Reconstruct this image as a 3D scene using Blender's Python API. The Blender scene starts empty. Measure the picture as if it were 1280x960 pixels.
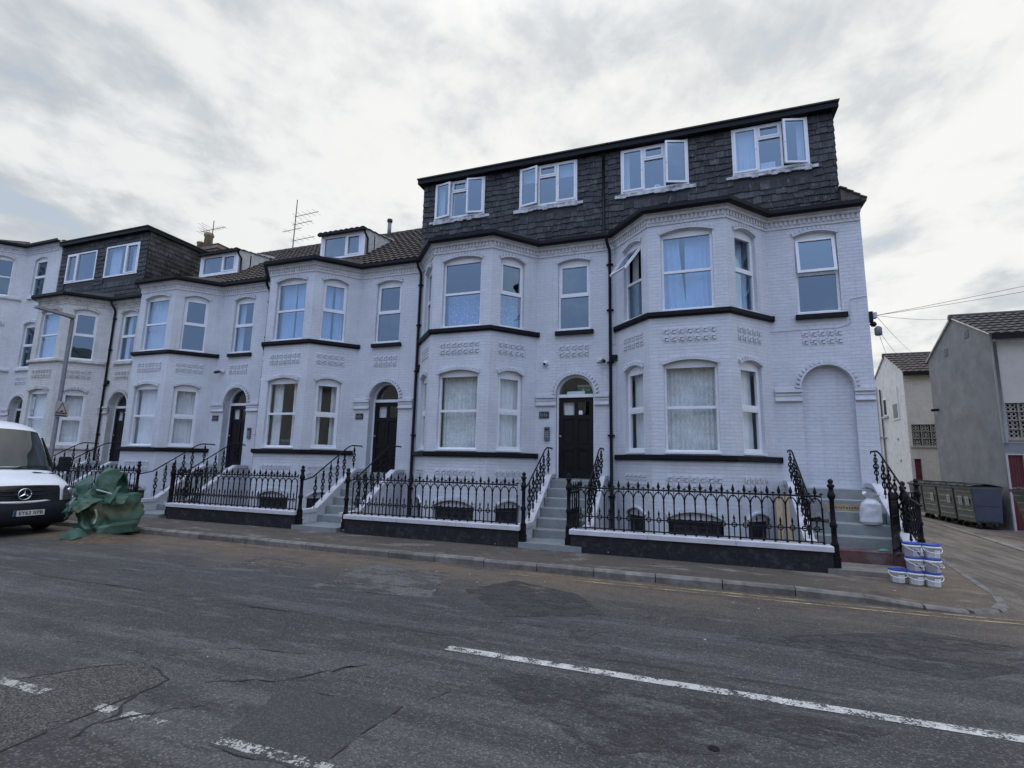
import bpy, math, random
from mathutils import Vector, Matrix, noise as mnoise
from mathutils.geometry import tessellate_polygon
random.seed(7)
R = math.radians
PI = math.pi
sc = bpy.context.scene
COL = sc.collection
ZR, ZP = -1.31, -1.2          # road and pavement heights (door sill = 0)

# ------------------------------------------------------------------ node helper
class NT:
    def __init__(s, nt): s.nt = nt; s.n = nt.nodes; s.l = nt.links
    def new(s, t, **kw):
        x = s.n.new(t)
        for k, v in kw.items(): setattr(x, k, v)
        return x
    def put(s, sock, v):
        if hasattr(v, 'is_output') or isinstance(v, bpy.types.NodeSocket): s.l.new(v, sock)
        elif isinstance(v, (tuple, list)):
            v = tuple(v)
            if sock.type == 'RGBA' and len(v) == 3: v = v + (1,)
            sock.default_value = v
        else: sock.default_value = v
    def math(s, op, a, b=0.0, c=0.0, clamp=False):
        x = s.new('ShaderNodeMath', operation=op, use_clamp=clamp)
        s.put(x.inputs[0], a); s.put(x.inputs[1], b); s.put(x.inputs[2], c); return x.outputs[0]
    def mix(s, f, a, b, blend='MIX'):
        x = s.new('ShaderNodeMix', data_type='RGBA', blend_type=blend)
        s.put(x.inputs[0], f); s.put(x.inputs[6], a); s.put(x.inputs[7], b); return x.outputs[2]
    def noise(s, co, scale, detail=4, rough=.55, dist=0.0):
        x = s.new('ShaderNodeTexNoise'); s.put(x.inputs['Vector'], co)
        x.inputs['Scale'].default_value = scale; x.inputs['Detail'].default_value = detail
        x.inputs['Roughness'].default_value = rough; x.inputs['Distortion'].default_value = dist
        return x.outputs['Fac']
    def voro(s, co, scale, feature='F1'):
        x = s.new('ShaderNodeTexVoronoi', feature=feature); s.put(x.inputs['Vector'], co)
        x.inputs['Scale'].default_value = scale; return x.outputs
    def rng(s, v, a, b, c=0.0, d=1.0, smooth=True):
        x = s.new('ShaderNodeMapRange', interpolation_type='SMOOTHSTEP' if smooth else 'LINEAR')
        s.put(x.inputs[0], v); s.put(x.inputs[1], a); s.put(x.inputs[2], b); s.put(x.inputs[3], c); s.put(x.inputs[4], d)
        return x.outputs[0]
    def mapping(s, co, scale=(1, 1, 1), loc=(0, 0, 0), rot=(0, 0, 0)):
        x = s.new('ShaderNodeMapping'); s.put(x.inputs[0], co)
        x.inputs['Location'].default_value = loc; x.inputs['Scale'].default_value = scale
        x.inputs['Rotation'].default_value = rot
        return x.outputs[0]
    def sep(s, v):
        x = s.new('ShaderNodeSeparateXYZ'); s.put(x.inputs[0], v); return x.outputs
    def bump(s, h, dist=.01, strength=1.0, normal=None):
        x = s.new('ShaderNodeBump'); s.put(x.inputs['Height'], h)
        x.inputs['Distance'].default_value = dist; x.inputs['Strength'].default_value = strength
        if normal is not None: s.put(x.inputs['Normal'], normal)
        return x.outputs[0]

def new_mat(name):
    m = bpy.data.materials.new(name); m.use_nodes = True
    t = NT(m.node_tree); b = t.n['Principled BSDF']
    geo = t.new('ShaderNodeNewGeometry')
    t.pos = geo.outputs['Position']; t.isl = geo.outputs['Random Per Island']; t.b = b
    tc = t.new('ShaderNodeTexCoord'); t.uv = tc.outputs['UV']; t.ob = tc.outputs['Object']
    return m, t

def mat(name, col, rough=.6, var=.12, scale=4.0, metal=0.0, bump=0.0, bscale=30.0, spec=.5, island=0.0, dirt=None):
    m, t = new_mat(name)
    n1 = t.noise(t.pos, scale, 5)
    f = t.rng(n1, .3, .7, 1 - var, 1 + var)
    if island: f = t.math('MULTIPLY', f, t.rng(t.isl, 0, 1, 1 - island, 1 + island, False))
    c = t.mix(1.0, col, f, 'MULTIPLY')
    if dirt:
        dn = t.rng(t.noise(t.pos, dirt[1], 6, .65), .48, .75)
        c = t.mix(t.math('MULTIPLY', dn, dirt[2]), c, dirt[0])
    t.put(t.b.inputs['Base Color'], c)
    t.put(t.b.inputs['Roughness'], t.rng(t.noise(t.pos, scale * 3, 3), .3, .7, rough * .85, min(1, rough * 1.15)))
    t.b.inputs['Metallic'].default_value = metal
    t.b.inputs['Specular IOR Level'].default_value = spec
    if bump: t.put(t.b.inputs['Normal'], t.bump(t.noise(t.pos, bscale, 4), bump))
    return m

def brick_mat(name, col, mortar=.8, dirtcol=(.3, .29, .28), dirt=.25, bw=.235, bh=.078, depth=.006, brickvar=.05, mortarcol=None):
    m, t = new_mat(name)
    br = t.new('ShaderNodeTexBrick'); t.put(br.inputs['Vector'], t.uv)
    br.inputs['Scale'].default_value = 1.0; br.inputs['Brick Width'].default_value = bw
    br.inputs['Row Height'].default_value = bh; br.inputs['Mortar Size'].default_value = .007
    br.inputs['Mortar Smooth'].default_value = .35
    t.put(br.inputs['Color1'], (1 - brickvar,) * 3); t.put(br.inputs['Color2'], (1 + brickvar,) * 3); t.put(br.inputs['Mortar'], (mortar,) * 3)
    c = t.mix(1.0, col, br.outputs['Color'], 'MULTIPLY')
    if mortarcol: c = t.mix(br.outputs['Fac'], c, mortarcol)
    c = t.mix(1.0, c, t.rng(t.noise(t.pos, .9, 5, .6), .3, .7, .93, 1.06), 'MULTIPLY')
    d1 = t.rng(t.noise(t.mapping(t.pos, (1.6, 1.6, .5)), 1.7, 7, .68), .52, .78)
    c = t.mix(t.math('MULTIPLY', d1, dirt), c, dirtcol)
    sk = t.rng(t.noise(t.mapping(t.pos, (5, 5, .35)), 1.6, 6, .7), .50, .72)
    c = t.mix(t.math('MULTIPLY', sk, .16 + dirt * .3), c, dirtcol)
    t.put(t.b.inputs['Base Color'], c)
    t.b.inputs['Roughness'].default_value = .62
    h = t.math('ADD', t.math('MULTIPLY', t.math('SUBTRACT', 1.0, br.outputs['Fac']), 1.0), t.math('MULTIPLY', t.noise(t.pos, 45, 4, .7), .9))
    h = t.math('ADD', h, t.math('MULTIPLY', t.noise(t.mapping(t.pos, (1, 1, 3)), 9, 3), .8))
    t.put(t.b.inputs['Normal'], t.bump(h, depth))
    return m

M = {}
LAV = (.635, .652, .685)
M['lav'] = brick_mat('lavender_painted_brick', LAV, .935, (.38, .38, .39), .24, depth=.0042, brickvar=.03)
M['lavtrim'] = mat('lavender_painted_trim', (.64, .656, .685), .6, .07, 3, bump=.004, dirt=((.33, .31, .29), 5, .25))
M['cornice'] = mat('painted_cornice', (.67, .672, .68), .6, .08, 5, bump=.004, dirt=((.3, .27, .24), 8, .4))
M['cream'] = brick_mat('old_cream_painted_brick', (.66, .65, .615), .86, (.33, .31, .27), .5)
M['creamtrim'] = mat('old_cream_trim', (.58, .56, .52), .7, .15, 4, bump=.004, dirt=((.22, .19, .16), 6, .6))
M['white'] = brick_mat('blue_white_painted_brick', (.69, .69, .69), .88, (.4, .4, .4), .3)
M['whitetrim'] = mat('white_painted_trim', (.66, .68, .70), .6, .1, 4, bump=.004, dirt=((.3, .28, .26), 6, .4))
M['black'] = mat('black_gloss_paint', (.009, .009, .012), .5, .3, 12, bump=.002, spec=.18)
M['blackwall'] = mat('black_painted_wall', (.010, .011, .015), .6, .3, 3, bump=.01, bscale=18, dirt=((.10, .09, .08), 9, .5))
M['iron'] = mat('black_painted_iron', (.008, .008, .010), .5, .3, 20, bump=.002, bscale=60, spec=.2)
M['coping'] = mat('painted_coping', (.60, .59, .61), .6, .09, 5, bump=.004, dirt=((.25, .24, .23), 10, .4))
M['upvc'] = mat('white_upvc', (.80, .81, .83), .3, .04, 6)
M['pvcdark'] = mat('black_plastic_pipe', (.009, .009, .012), .5, .2, 10, spec=.18)
M['door'] = mat('black_painted_door', (.009, .009, .011), .4, .2, 6, bump=.0015, bscale=40, spec=.25)
M['brass'] = mat('worn_metal', (.55, .52, .45), .35, .1, 10, metal=1.0)
M['grey_metal'] = mat('galvanised_steel', (.17, .18, .195), .55, .12, 8, metal=.3, bump=.001)
M['step'] = mat('grey_green_step_paint', (.245, .265, .26), .65, .1, 4, bump=.004, dirt=((.16, .15, .14), 7, .45))
M['stepred'] = mat('worn_red_step_paint', (.12, .055, .05), .7, .25, 6, bump=.005, dirt=((.20, .19, .18), 2.2, 1.0))
M['interior'] = mat('interior_plaster', (.26, .265, .265), .9, .1, 2)
M['lead'] = mat('whitened_lead_flashing', (.52, .53, .54), .6, .25, 9, bump=.01, bscale=14, dirt=((.07, .07, .075), 14, .8))
M['wood'] = mat('raw_timber', (.36, .27, .17), .7, .15, 9, bump=.003)
M['cam_white'] = mat('camera_white', (.7, .7, .7), .35, .04, 9)
M['cam_black'] = mat('camera_black', (.01, .01, .01), .15, .1, 9)
M['plaque'] = mat('dark_slate_plaque', (.035, .04, .045), .5, .2, 20)
M['plaque_mark'] = mat('plaque_relief', (.16, .17, .19), .5, .1, 20)
M['phone'] = mat('entry_phone_metal', (.16, .17, .18), .4, .1, 12, metal=.5)
M['rubber'] = mat('black_rubber', (.012, .012, .012), .75, .2, 15, bump=.003)

def tile_mat(name, col, moss=(.05, .055, .03), mossamt=.4):
    m, t = new_mat(name)
    f = t.rng(t.noise(t.pos, 7, 5, .7), .3, .7, .55, 1.45)
    c = t.mix(1.0, col, f, 'MULTIPLY')
    c = t.mix(t.math('MULTIPLY', t.rng(t.noise(t.pos, 2.2, 6, .7), .5, .7), mossamt), c, moss)
    t.put(t.b.inputs['Base Color'], c); t.b.inputs['Roughness'].default_value = .8
    t.put(t.b.inputs['Normal'], t.bump(t.noise(t.pos, 60, 4), .006))
    return m
M['tile'] = tile_mat('brown_concrete_tile', (.072, .055, .045))
M['tiledark'] = tile_mat('grey_brown_tile', (.062, .055, .050))

def slate_mat():
    m, t = new_mat('weathered_slate')
    base = t.new('ShaderNodeValToRGB'); t.l.new(t.isl, base.inputs[0])
    e = base.color_ramp.elements
    e[0].position = 0; e[0].color = (.013, .0135, .015, 1); e[1].position = 1; e[1].color = (.085, .087, .088, 1)
    x = e.new(.5); x.color = (.036, .037, .039, 1)
    x = e.new(.85); x.color = (.066, .068, .068, 1)
    c = t.mix(1.0, base.outputs[0], t.rng(t.noise(t.pos, 6, 6, .7), .3, .7, .6, 1.5), 'MULTIPLY')
    streak = t.rng(t.noise(t.mapping(t.pos, (9, 9, 1.6)), 2.2, 7, .78), .55, .72)
    c = t.mix(t.math('MULTIPLY', streak, .9), c, (.26, .265, .265))
    c = t.mix(t.rng(t.noise(t.pos, 1.3, 4, .6), .5, .7, 0, .4), c, (.075, .078, .078))
    t.put(t.b.inputs['Base Color'], c)
    t.b.inputs['Specular IOR Level'].default_value = .25; t.put(t.b.inputs['Roughness'], t.rng(t.isl, 0, 1, .45, .75, False))
    t.put(t.b.inputs['Normal'], t.bump(t.noise(t.pos, 22, 6, .7), .012))
    return m
M['slate'] = slate_mat()

def glass_mat(name, refl=.16, tint=(.80, .86, .90), gcol=(.9, .95, 1.0)):
    m, t = new_mat(name); t.n.remove(t.b)
    tr = t.new('ShaderNodeBsdfTransparent'); t.put(tr.inputs[0], tint)
    gl = t.new('ShaderNodeBsdfGlossy'); t.put(gl.inputs['Color'], gcol); gl.inputs['Roughness'].default_value = .015
    t.put(gl.inputs['Normal'], t.bump(t.noise(t.pos, 1.6, 2), .006, .35))
    gg = t.new('ShaderNodeNewGeometry'); dt = t.new('ShaderNodeVectorMath', operation='DOT_PRODUCT')
    t.l.new(gg.outputs['Incoming'], dt.inputs[0]); t.l.new(gg.outputs['Normal'], dt.inputs[1])
    f = t.math('ADD', t.math('MULTIPLY', t.math('POWER', t.math('SUBTRACT', 1.0, t.math('ABSOLUTE', dt.outputs['Value'])), 4.0), .75), refl, clamp=True)
    mx = t.new('ShaderNodeMixShader'); t.l.new(f, mx.inputs[0]); t.l.new(tr.outputs[0], mx.inputs[1]); t.l.new(gl.outputs[0], mx.inputs[2])
    t.l.new(mx.outputs[0], t.n['Material Output'].inputs[0])
    return m
M['glass'] = glass_mat('window_glass', .085, (.90, .93, .94))
M['glassblue'] = glass_mat('sky_tinted_window_glass', .25, (.70, .81, .93), (.62, .82, 1.0))  # upper panes: blue of the reflected sky put into the glass tint

def curtain_mat(name, col, pattern=None, transl=.35):
    m, t = new_mat(name)
    c = t.mix(1.0, col, t.rng(t.noise(t.pos, 3, 4), .3, .7, .9, 1.08), 'MULTIPLY')
    if pattern == 'dots':
        v = t.voro(t.uv, 11)['Distance']
        c = t.mix(t.rng(v, .26, .36, 1, 0), c, (.95, .97, 1.0))
    if pattern == 'lace':
        v = t.noise(t.uv, 9, 6, .75, .6)
        c = t.mix(t.rng(v, .47, .55), c, t.mix(1.0, c, (.78, .79, .79), 'MULTIPLY'))
    t.put(t.b.inputs['Base Color'], c); t.b.inputs['Roughness'].default_value = .9
    return m
M['drape'] = curtain_mat('white_drape', (.85, .86, .86))
M['drapeblue'] = curtain_mat('pale_blue_drape', (.66, .76, .90))
M['lace'] = curtain_mat('lace_net', (.86, .88, .87), 'lace')
M['dots'] = curtain_mat('dotted_net', (.48, .57, .72), 'dots')
M['beige'] = curtain_mat('beige_drape', (.50, .47, .42))
M['blind'] = curtain_mat('roller_blind', (.78, .80, .82))

# ------------------------------------------------------------------ mesh builder
WL = {}
class MB:
    def __init__(s): s.v = []; s.f = []; s.m = []; s.mats = []; s.sm = []
    def mi(s, m):
        if m not in s.mats: s.mats.append(m)
        return s.mats.index(m)
    def add(s, vs, fs, m, smooth=False):
        o = len(s.v); k = s.mi(m); s.v += [tuple(v) for v in vs]
        for f in fs: s.f.append([o + i for i in f]); s.m.append(k); s.sm.append(smooth)
    def hexa(s, p, m):   # 8 points: bottom 4 ccw, top 4
        s.add(p, [(0, 3, 2, 1), (4, 5, 6, 7), (0, 1, 5, 4), (1, 2, 6, 5), (2, 3, 7, 6), (3, 0, 4, 7)], m)
    def box(s, x0, x1, y0, y1, z0, z1, m, fn=None):
        p = [(x0, y0, z0), (x1, y0, z0), (x1, y1, z0), (x0, y1, z0), (x0, y0, z1), (x1, y0, z1), (x1, y1, z1), (x0, y1, z1)]
        if fn: p = [fn(*q) for q in p]
        s.hexa(p, m)
    def bbox(s, x0, x1, y0, y1, z0, z1, m, b=.01, fn=None):      # box with chamfered vertical and top edges
        r = [(x0 + b, y0), (x1 - b, y0), (x1, y0 + b), (x1, y1 - b), (x1 - b, y1), (x0 + b, y1), (x0, y1 - b), (x0, y0 + b)]
        r2 = [(x0 + 2 * b, y0 + b), (x1 - 2 * b, y0 + b), (x1 - b, y0 + 2 * b), (x1 - b, y1 - 2 * b), (x1 - 2 * b, y1 - b), (x0 + 2 * b, y1 - b), (x0 + b, y1 - 2 * b), (x0 + b, y0 + 2 * b)]
        vs = [(a, c, z0) for a, c in r] + [(a, c, z1 - b) for a, c in r] + [(a, c, z1) for a, c in r2]
        if fn: vs = [fn(*q) for q in vs]
        fs = [tuple(range(7, -1, -1)), tuple(range(16, 24))]
        for k in (0, 8):
            for i in range(8): j = (i + 1) % 8; fs.append((k + i, k + j, k + 8 + j, k + 8 + i))
        s.add(vs, fs, m)
    def quad(s, a, b, c, d, m): s.add([a, b, c, d], [(0, 1, 2, 3)], m)
    def prism(s, pts, fn, d0, d1, m):    # pts 2D polygon; fn(a,b,d)->3D
        n = len(pts); vs = [fn(a, b, d0) for a, b in pts] + [fn(a, b, d1) for a, b in pts]
        tris = tessellate_polygon([[Vector((a, b, 0)) for a, b in pts]])
        fs = [tuple(t) for t in tris] + [tuple(n + i for i in t) for t in tris]
        for i in range(n): j = (i + 1) % n; fs.append((i, j, n + j, n + i))
        s.add(vs, fs, m)
    def tube(s, path, r, m, n=6, cap=True):
        P = [Vector(p) for p in path]; rings = []; ref = None
        for i, p in enumerate(P):
            d = (P[min(i + 1, len(P) - 1)] - P[max(i - 1, 0)])
            if d.length < 1e-9: d = Vector((0, 0, 1))
            d.normalize()
            if ref is None: ref = Vector((0, 0, 1)) if abs(d.z) < .9 else Vector((1, 0, 0))
            a = d.cross(ref)
            if a.length < 1e-4: a = d.cross(Vector((0, 1, 0)))
            a.normalize(); b = a.cross(d).normalized(); ref = -b if False else ref
            rr = r[i] if isinstance(r, (list, tuple)) else r
            rings.append([p + a * math.cos(2 * PI * k / n) * rr + b * math.sin(2 * PI * k / n) * rr for k in range(n)])
        vs = [v for g in rings for v in g]; fs = []
        for i in range(len(P) - 1):
            for k in range(n):
                j = (k + 1) % n; fs.append((i * n + k, i * n + j, (i + 1) * n + j, (i + 1) * n + k))
        if cap: fs += [tuple(range(n)), tuple(len(vs) - 1 - k for k in range(n))]
        s.add(vs, fs, m, n > 5)
    def lathe(s, c, prof, m, n=12, smooth=True, axis='z', fn=None):
        vs = []
        for r, z in prof:
            for k in range(n):
                a = 2 * PI * k / n; q = (r * math.cos(a), r * math.sin(a), z)
                if axis == 'y': q = (q[0], q[2], q[1])
                if axis == 'x': q = (q[2], q[0], q[1])
                p = (c[0] + q[0], c[1] + q[1], c[2] + q[2])
                vs.append(fn(*p) if fn else p)
        fs = []
        for i in range(len(prof) - 1):
            for k in range(n): j = (k + 1) % n; fs.append((i * n + k, i * n + j, (i + 1) * n + j, (i + 1) * n + k))
        fs += [tuple(range(n - 1, -1, -1)), tuple((len(prof) - 1) * n + k for k in range(n))]
        s.add(vs, fs, m, smooth)
    def grid(s, fn, nu, nv, m, smooth=True, mfn=None):
        vs = [fn(i / nu, j / nv) for j in range(nv + 1) for i in range(nu + 1)]
        o = len(s.v); s.v += [tuple(v) for v in vs]
        for j in range(nv):
            for i in range(nu):
                a = j * (nu + 1) + i; mm = mfn(i, j) if mfn else m
                if mm is None: continue
                s.f.append([o + a, o + a + 1, o + a + nu + 2, o + a + nu + 1]); s.m.append(s.mi(mm)); s.sm.append(smooth)
    def sweep(s, path, prof, m, closed=True):   # path XY left->right, outward normal to the -Y side; prof (out,z)
        P = [Vector(p) for p in path]; offs = []
        for i, p in enumerate(P):
            ns = []
            if i > 0: d = (P[i] - P[i - 1]).normalized(); ns.append(Vector((d.y, -d.x)))
            if i < len(P) - 1: d = (P[i + 1] - P[i]).normalized(); ns.append(Vector((d.y, -d.x)))
            if len(ns) == 2:
                b = (ns[0] + ns[1]).normalized(); offs.append(b / max(.3, b.dot(ns[0])))
            else: offs.append(ns[0])
        k = len(prof); vs = []
        for p, o in zip(P, offs):
            for out, z in prof: vs.append((p.x + o.x * out, p.y + o.y * out, z))
        fs = []
        for i in range(len(P) - 1):
            for j in range(k if closed else k - 1):
                j2 = (j + 1) % k; fs.append((i * k + j, i * k + j2, (i + 1) * k + j2, (i + 1) * k + j))
        if closed: fs += [tuple(range(k - 1, -1, -1)), tuple((len(P) - 1) * k + j for j in range(k))]
        s.add(vs, fs, m)
    def build(s, name, parent=None, **props):
        if not s.v: return None
        org = WL.get(parent, Vector((0, 0, 0))) if parent else props.pop('origin', None)
        props.pop('origin', None)
        if org is None:
            xs = [v[0] for v in s.v]; ys = [v[1] for v in s.v]; zs = [v[2] for v in s.v]
            org = Vector(((min(xs) + max(xs)) / 2, (min(ys) + max(ys)) / 2, min(zs)))
        me = bpy.data.meshes.new(name)
        me.from_pydata([(v[0] - org.x, v[1] - org.y, v[2] - org.z) for v in s.v], [], s.f)
        for m in s.mats: me.materials.append(m)
        me.polygons.foreach_set('material_index', s.m); me.polygons.foreach_set('use_smooth', s.sm)
        uvl = me.uv_layers.new(name='UVMap'); uv = [0.0] * (2 * len(me.loops))
        for p in me.polygons:
            n = p.normal
            h = math.hypot(n.x, n.y)
            for li in p.loop_indices:
                co = s.v[me.loops[li].vertex_index]
                if h > .35:
                    u = (-n.y * co[0] + n.x * co[1]) / h; w = co[2]
                else: u, w = co[0], co[1]
                uv[2 * li] = u; uv[2 * li + 1] = w
        uvl.data.foreach_set('uv', uv)
        me.update()
        o = bpy.data.objects.new(name, me); COL.objects.link(o)
        if parent: o.parent = parent
        else: o.location = org
        WL[o] = org
        for k, v in props.items(): o[k] = v
        return o

def thing(name, label, cat, loc, group=None):
    o = bpy.data.objects.new(name, None); COL.objects.link(o); o.location = loc; o.empty_display_size = .2
    o['label'] = label; o['category'] = cat
    if group: o['group'] = group
    WL[o] = Vector(loc); return o

def copy_tree(o, parent=None):
    c = o.copy(); COL.objects.link(c); WL[c] = WL[o]
    if parent: c.parent = parent
    for ch in list(o.children): copy_tree(ch, c)
    return c

def text_mesh(body, size, depth=.001):
    cu = bpy.data.curves.new('lettering', 'FONT'); cu.body = body; cu.size = size; cu.extrude = depth
    cu.align_x = 'CENTER'; cu.align_y = 'CENTER'
    o = bpy.data.objects.new('lettering', cu); COL.objects.link(o)
    dg = bpy.context.evaluated_depsgraph_get(); dg.update()
    me = bpy.data.meshes.new_from_object(o.evaluated_get(dg))
    vs = [tuple(v.co) for v in me.vertices]; fs = [tuple(p.vertices) for p in me.polygons]
    bpy.data.objects.remove(o); bpy.data.curves.remove(cu); bpy.data.meshes.remove(me)
    return vs, fs

class Loc:           # a wall plane: origin A, tangent t (left->right), outward normal n
    def __init__(s, A, B):
        s.A = Vector(A); s.B = Vector(B); d = s.B - s.A; s.len = d.length
        s.t = d.normalized(); s.n = Vector((s.t.y, -s.t.x))
    def p(s, u, d, z):
        q = s.A + s.t * u + s.n * d; return (q.x, q.y, z)

def arch_pts(u0, u1, z, rise, n=10):        # from right to left over the top
    w = (u1 - u0) / 2; c = (u0 + u1) / 2
    if rise <= .001: return [(u1, z), (u0, z)]
    r = (w * w + rise * rise) / (2 * rise); a = math.asin(min(1, w / r)) if rise < w - 1e-6 else PI / 2
    return [(c + r * math.sin(a - 2 * a * i / n), z + rise - r + r * math.cos(a - 2 * a * i / n)) for i in range(n + 1)]

def hole(u0, u1, z0, z1, rise=0.0, n=10): return [(u0, z0), (u1, z0)] + arch_pts(u0, u1, z1, rise, n)

def wall_seg(mb, L, z0, z1, holes, m, depth=.14, u0=0.0, u1=None, rm=None):
    u1 = L.len if u1 is None else u1
    loops = [[(u0, z0), (u1, z0), (u1, z1), (u0, z1)]] + [h[0] if isinstance(h, tuple) else h for h in holes]
    deps = [0] + [h[1] if isinstance(h, tuple) else depth for h in holes]
    allp = [p for l in loops for p in l]
    tr = tessellate_polygon([[Vector((a, b, 0)) for a, b in l] for l in loops])
    mb.add([L.p(a, 0, b) for a, b in allp], [tuple(t) for t in tr], m)
    for l, d in zip(loops[1:], deps[1:]):
        n = len(l)
        mb.add([L.p(a, 0, b) for a, b in l] + [L.p(a, -d, b) for a, b in l], [(i, (i + 1) % n, n + (i + 1) % n, n + i) for i in range(n)], rm or m)

def ubox(mb, L, u0, u1, d0, d1, z0, z1, m): mb.box(u0, u1, d0, d1, z0, z1, m, fn=L.p)

def curtain(L, u0, u1, z0, z1, d, kind, parent):
    c = MB(); w = u1 - u0
    ph = random.random() * 6
    if kind == 'none': return
    def cloth(a, b, m, za=z0, zb=z1, waves=None, gather=0.0, amp=.018):
        wv = waves or max(3, int((b - a) / .09))
        def fn(s, v):
            u = a + (b - a) * s
            if gather: u = u + gather * (1 - v) ** 1.5 * (1 if gather else 0) * s
            return L.p(u, d + amp * math.sin(s * wv * 2 * PI + ph) * (1.1 - .4 * v) + .008 * math.sin(s * 17 + v * 3 + ph), za + (zb - za) * v)
        c.grid(fn, wv * 6, 4, m)
    if kind == 'lace': cloth(u0, u1, M['lace'], amp=.012)
    elif kind == 'net': cloth(u0, u1, M['drape'], amp=.010)
    elif kind == 'drapes':
        k = random.uniform(.28, .4) * w
        cloth(u0, u0 + k, M['drape']); cloth(u1 - k * .9, u1, M['drape'])
    elif kind == 'beige':
        k = random.uniform(.3, .42) * w
        cloth(u0, u0 + k, M['beige']); cloth(u1 - k, u1, M['beige'])
    elif kind == 'closed':
        g = random.uniform(.02, .05)
        cloth(u0, u0 + w * .52 - g, M['drapeblue']); cloth(u0 + w * .52 + g, u1, M['drapeblue'])
    elif kind == 'closedwhite': cloth(u0, u1, M['drape'])
    elif kind == 'parted':
        cloth(u0, u0 + w * .34, M['drapeblue'], gather=.14); cloth(u0 + w * .46, u1, M['drapeblue'], gather=.03)
    elif kind == 'dots': cloth(u0, u1, M['dots'], z0, z0 + (z1 - z0) * .5, amp=.015)
    elif kind == 'blind':
        c.quad(L.p(u0, d, z1 - .28 * (z1 - z0)), L.p(u1, d, z1 - .28 * (z1 - z0)), L.p(u1, d, z1), L.p(u0, d, z1), M['blind'])
    elif kind == 'halfnet': cloth(u0, u1, M['lace'], z0, z0 + (z1 - z0) * .48, amp=.01)
    elif kind == 'white_sheet':
        cloth(u0, u1 - w * .22, M['drape'], z0, z1, amp=.008)
        cloth(u1 - w * .25, u1, M['drape'], z0, z0 + (z1 - z0) * .55, amp=.01)
    elif kind == 'left': cloth(u0, u0 + w * .3, M['drape'])
    elif kind == 'right': cloth(u1 - w * .3, u1, M['drape'])
    c.build('curtain', parent)

def window(P, L, u0, u1, z0, z1, rise, cur='none', recess=.075, thick=0, glass='glass', open_top=0, low_thick=False):
    """sash-style upvc window in an opening; returns the frame part"""
    f = MB(); m = M['upvc']; d0, d1 = -recess - .06, -recess; fw = .055; e = .002
    zm = (z0 + z1) / 2 + .02
    ubox(f, L, u0 + e, u0 + fw, d0, d1, z0 + e, z1, m); ubox(f, L, u1 - fw, u1 - e, d0, d1, z0 + e, z1, m)
    ubox(f, L, u0 + fw, u1 - fw, d0, d1, z0 + e, z0 + .065, m)
    hd = [(u1 - e, z1), (u1 - e, z1 + .001)] + [(a + (e if a < (u0 + u1) / 2 else -e), b - e) for a, b in arch_pts(u0, u1, z1, rise)] + [(u0 + e, z1)]
    if rise > 0:
        hp = [(u0 + fw, z1 - .06), (u1 - fw, z1 - .06), (u1 - fw, z1)] + [(min(max(a, u0 + e), u1 - e), b - e) for a, b in arch_pts(u0, u1, z1, rise)] + [(u0 + fw, z1)]
        f.prism(hp, lambda a, b, d: L.p(a, d, b), d0, d1 + .004, m)
    else: ubox(f, L, u0 + fw, u1 - fw, d0, d1, z1 - .06, z1 - e, m)
    ubox(f, L, u0 + fw, u1 - fw, d0 + .01, d1 + .012, zm - .03, zm + .03, m)
    ubox(f, L, u0 - .01, u1 + .01, d1 - .02, .025, z0 - .022, z0 + .018, m)       # sill nosing
    top = (u0 + fw, u1 - fw, zm + .03, z1 - .06); low = (u0 + fw, u1 - fw, z0 + .065, zm - .03)
    t = .042
    def inner(a, b, c_, d_, fn, mb):
        for q in ((a, a + t, c_, d_), (b - t, b, c_, d_), (a + t, b - t, c_, c_ + t), (a + t, b - t, d_ - t, d_)):
            mb.box(q[0], q[1], d0 + .006, d1 + .008, q[2], q[3], m, fn=fn)
    fr = None
    if thick and not open_top: inner(*top, L.p, f)
    if low_thick: inner(*low, L.p, f)
    part = f.build('window', P)
    g = MB(); dg = -recess - .03
    panes = [low] if open_top else [low, top]
    for a, b, c_, d_ in panes: g.quad(L.p(a, dg, c_), L.p(b, dg, c_), L.p(b, dg, d_), L.p(a, dg, d_), M[glass])
    g.build('pane', part)
    if open_top:
        a, b, c_, d_ = top; s = MB(); th = R(open_top)
        def swing(u, d, z):
            dz = d_ - z; dd = d - dg
            return L.p(u, dg + .03 + dz * math.sin(th) + dd * math.cos(th), d_ - dz * math.cos(th) + dd * math.sin(th))
        for q in ((a - .02, a + t, c_ - .02, d_), (b - t, b + .02, c_ - .02, d_), (a + t, b - t, c_ - .02, c_ + t), (a + t, b - t, d_ - t, d_)):
            s.box(q[0], q[1], dg - .02, dg + .03, q[2], q[3], m, fn=swing)
        s.quad(swing(a + t, dg, c_ + t), swing(b - t, dg, c_ + t), swing(b - t, dg, d_ - t), swing(a + t, dg, d_ - t), M[glass])
        s.build('open_light', part)
    curtain(L, u0 + .04, u1 - .04, z0 + .05, z1, -recess - .17, cur, part)
    return part

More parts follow.
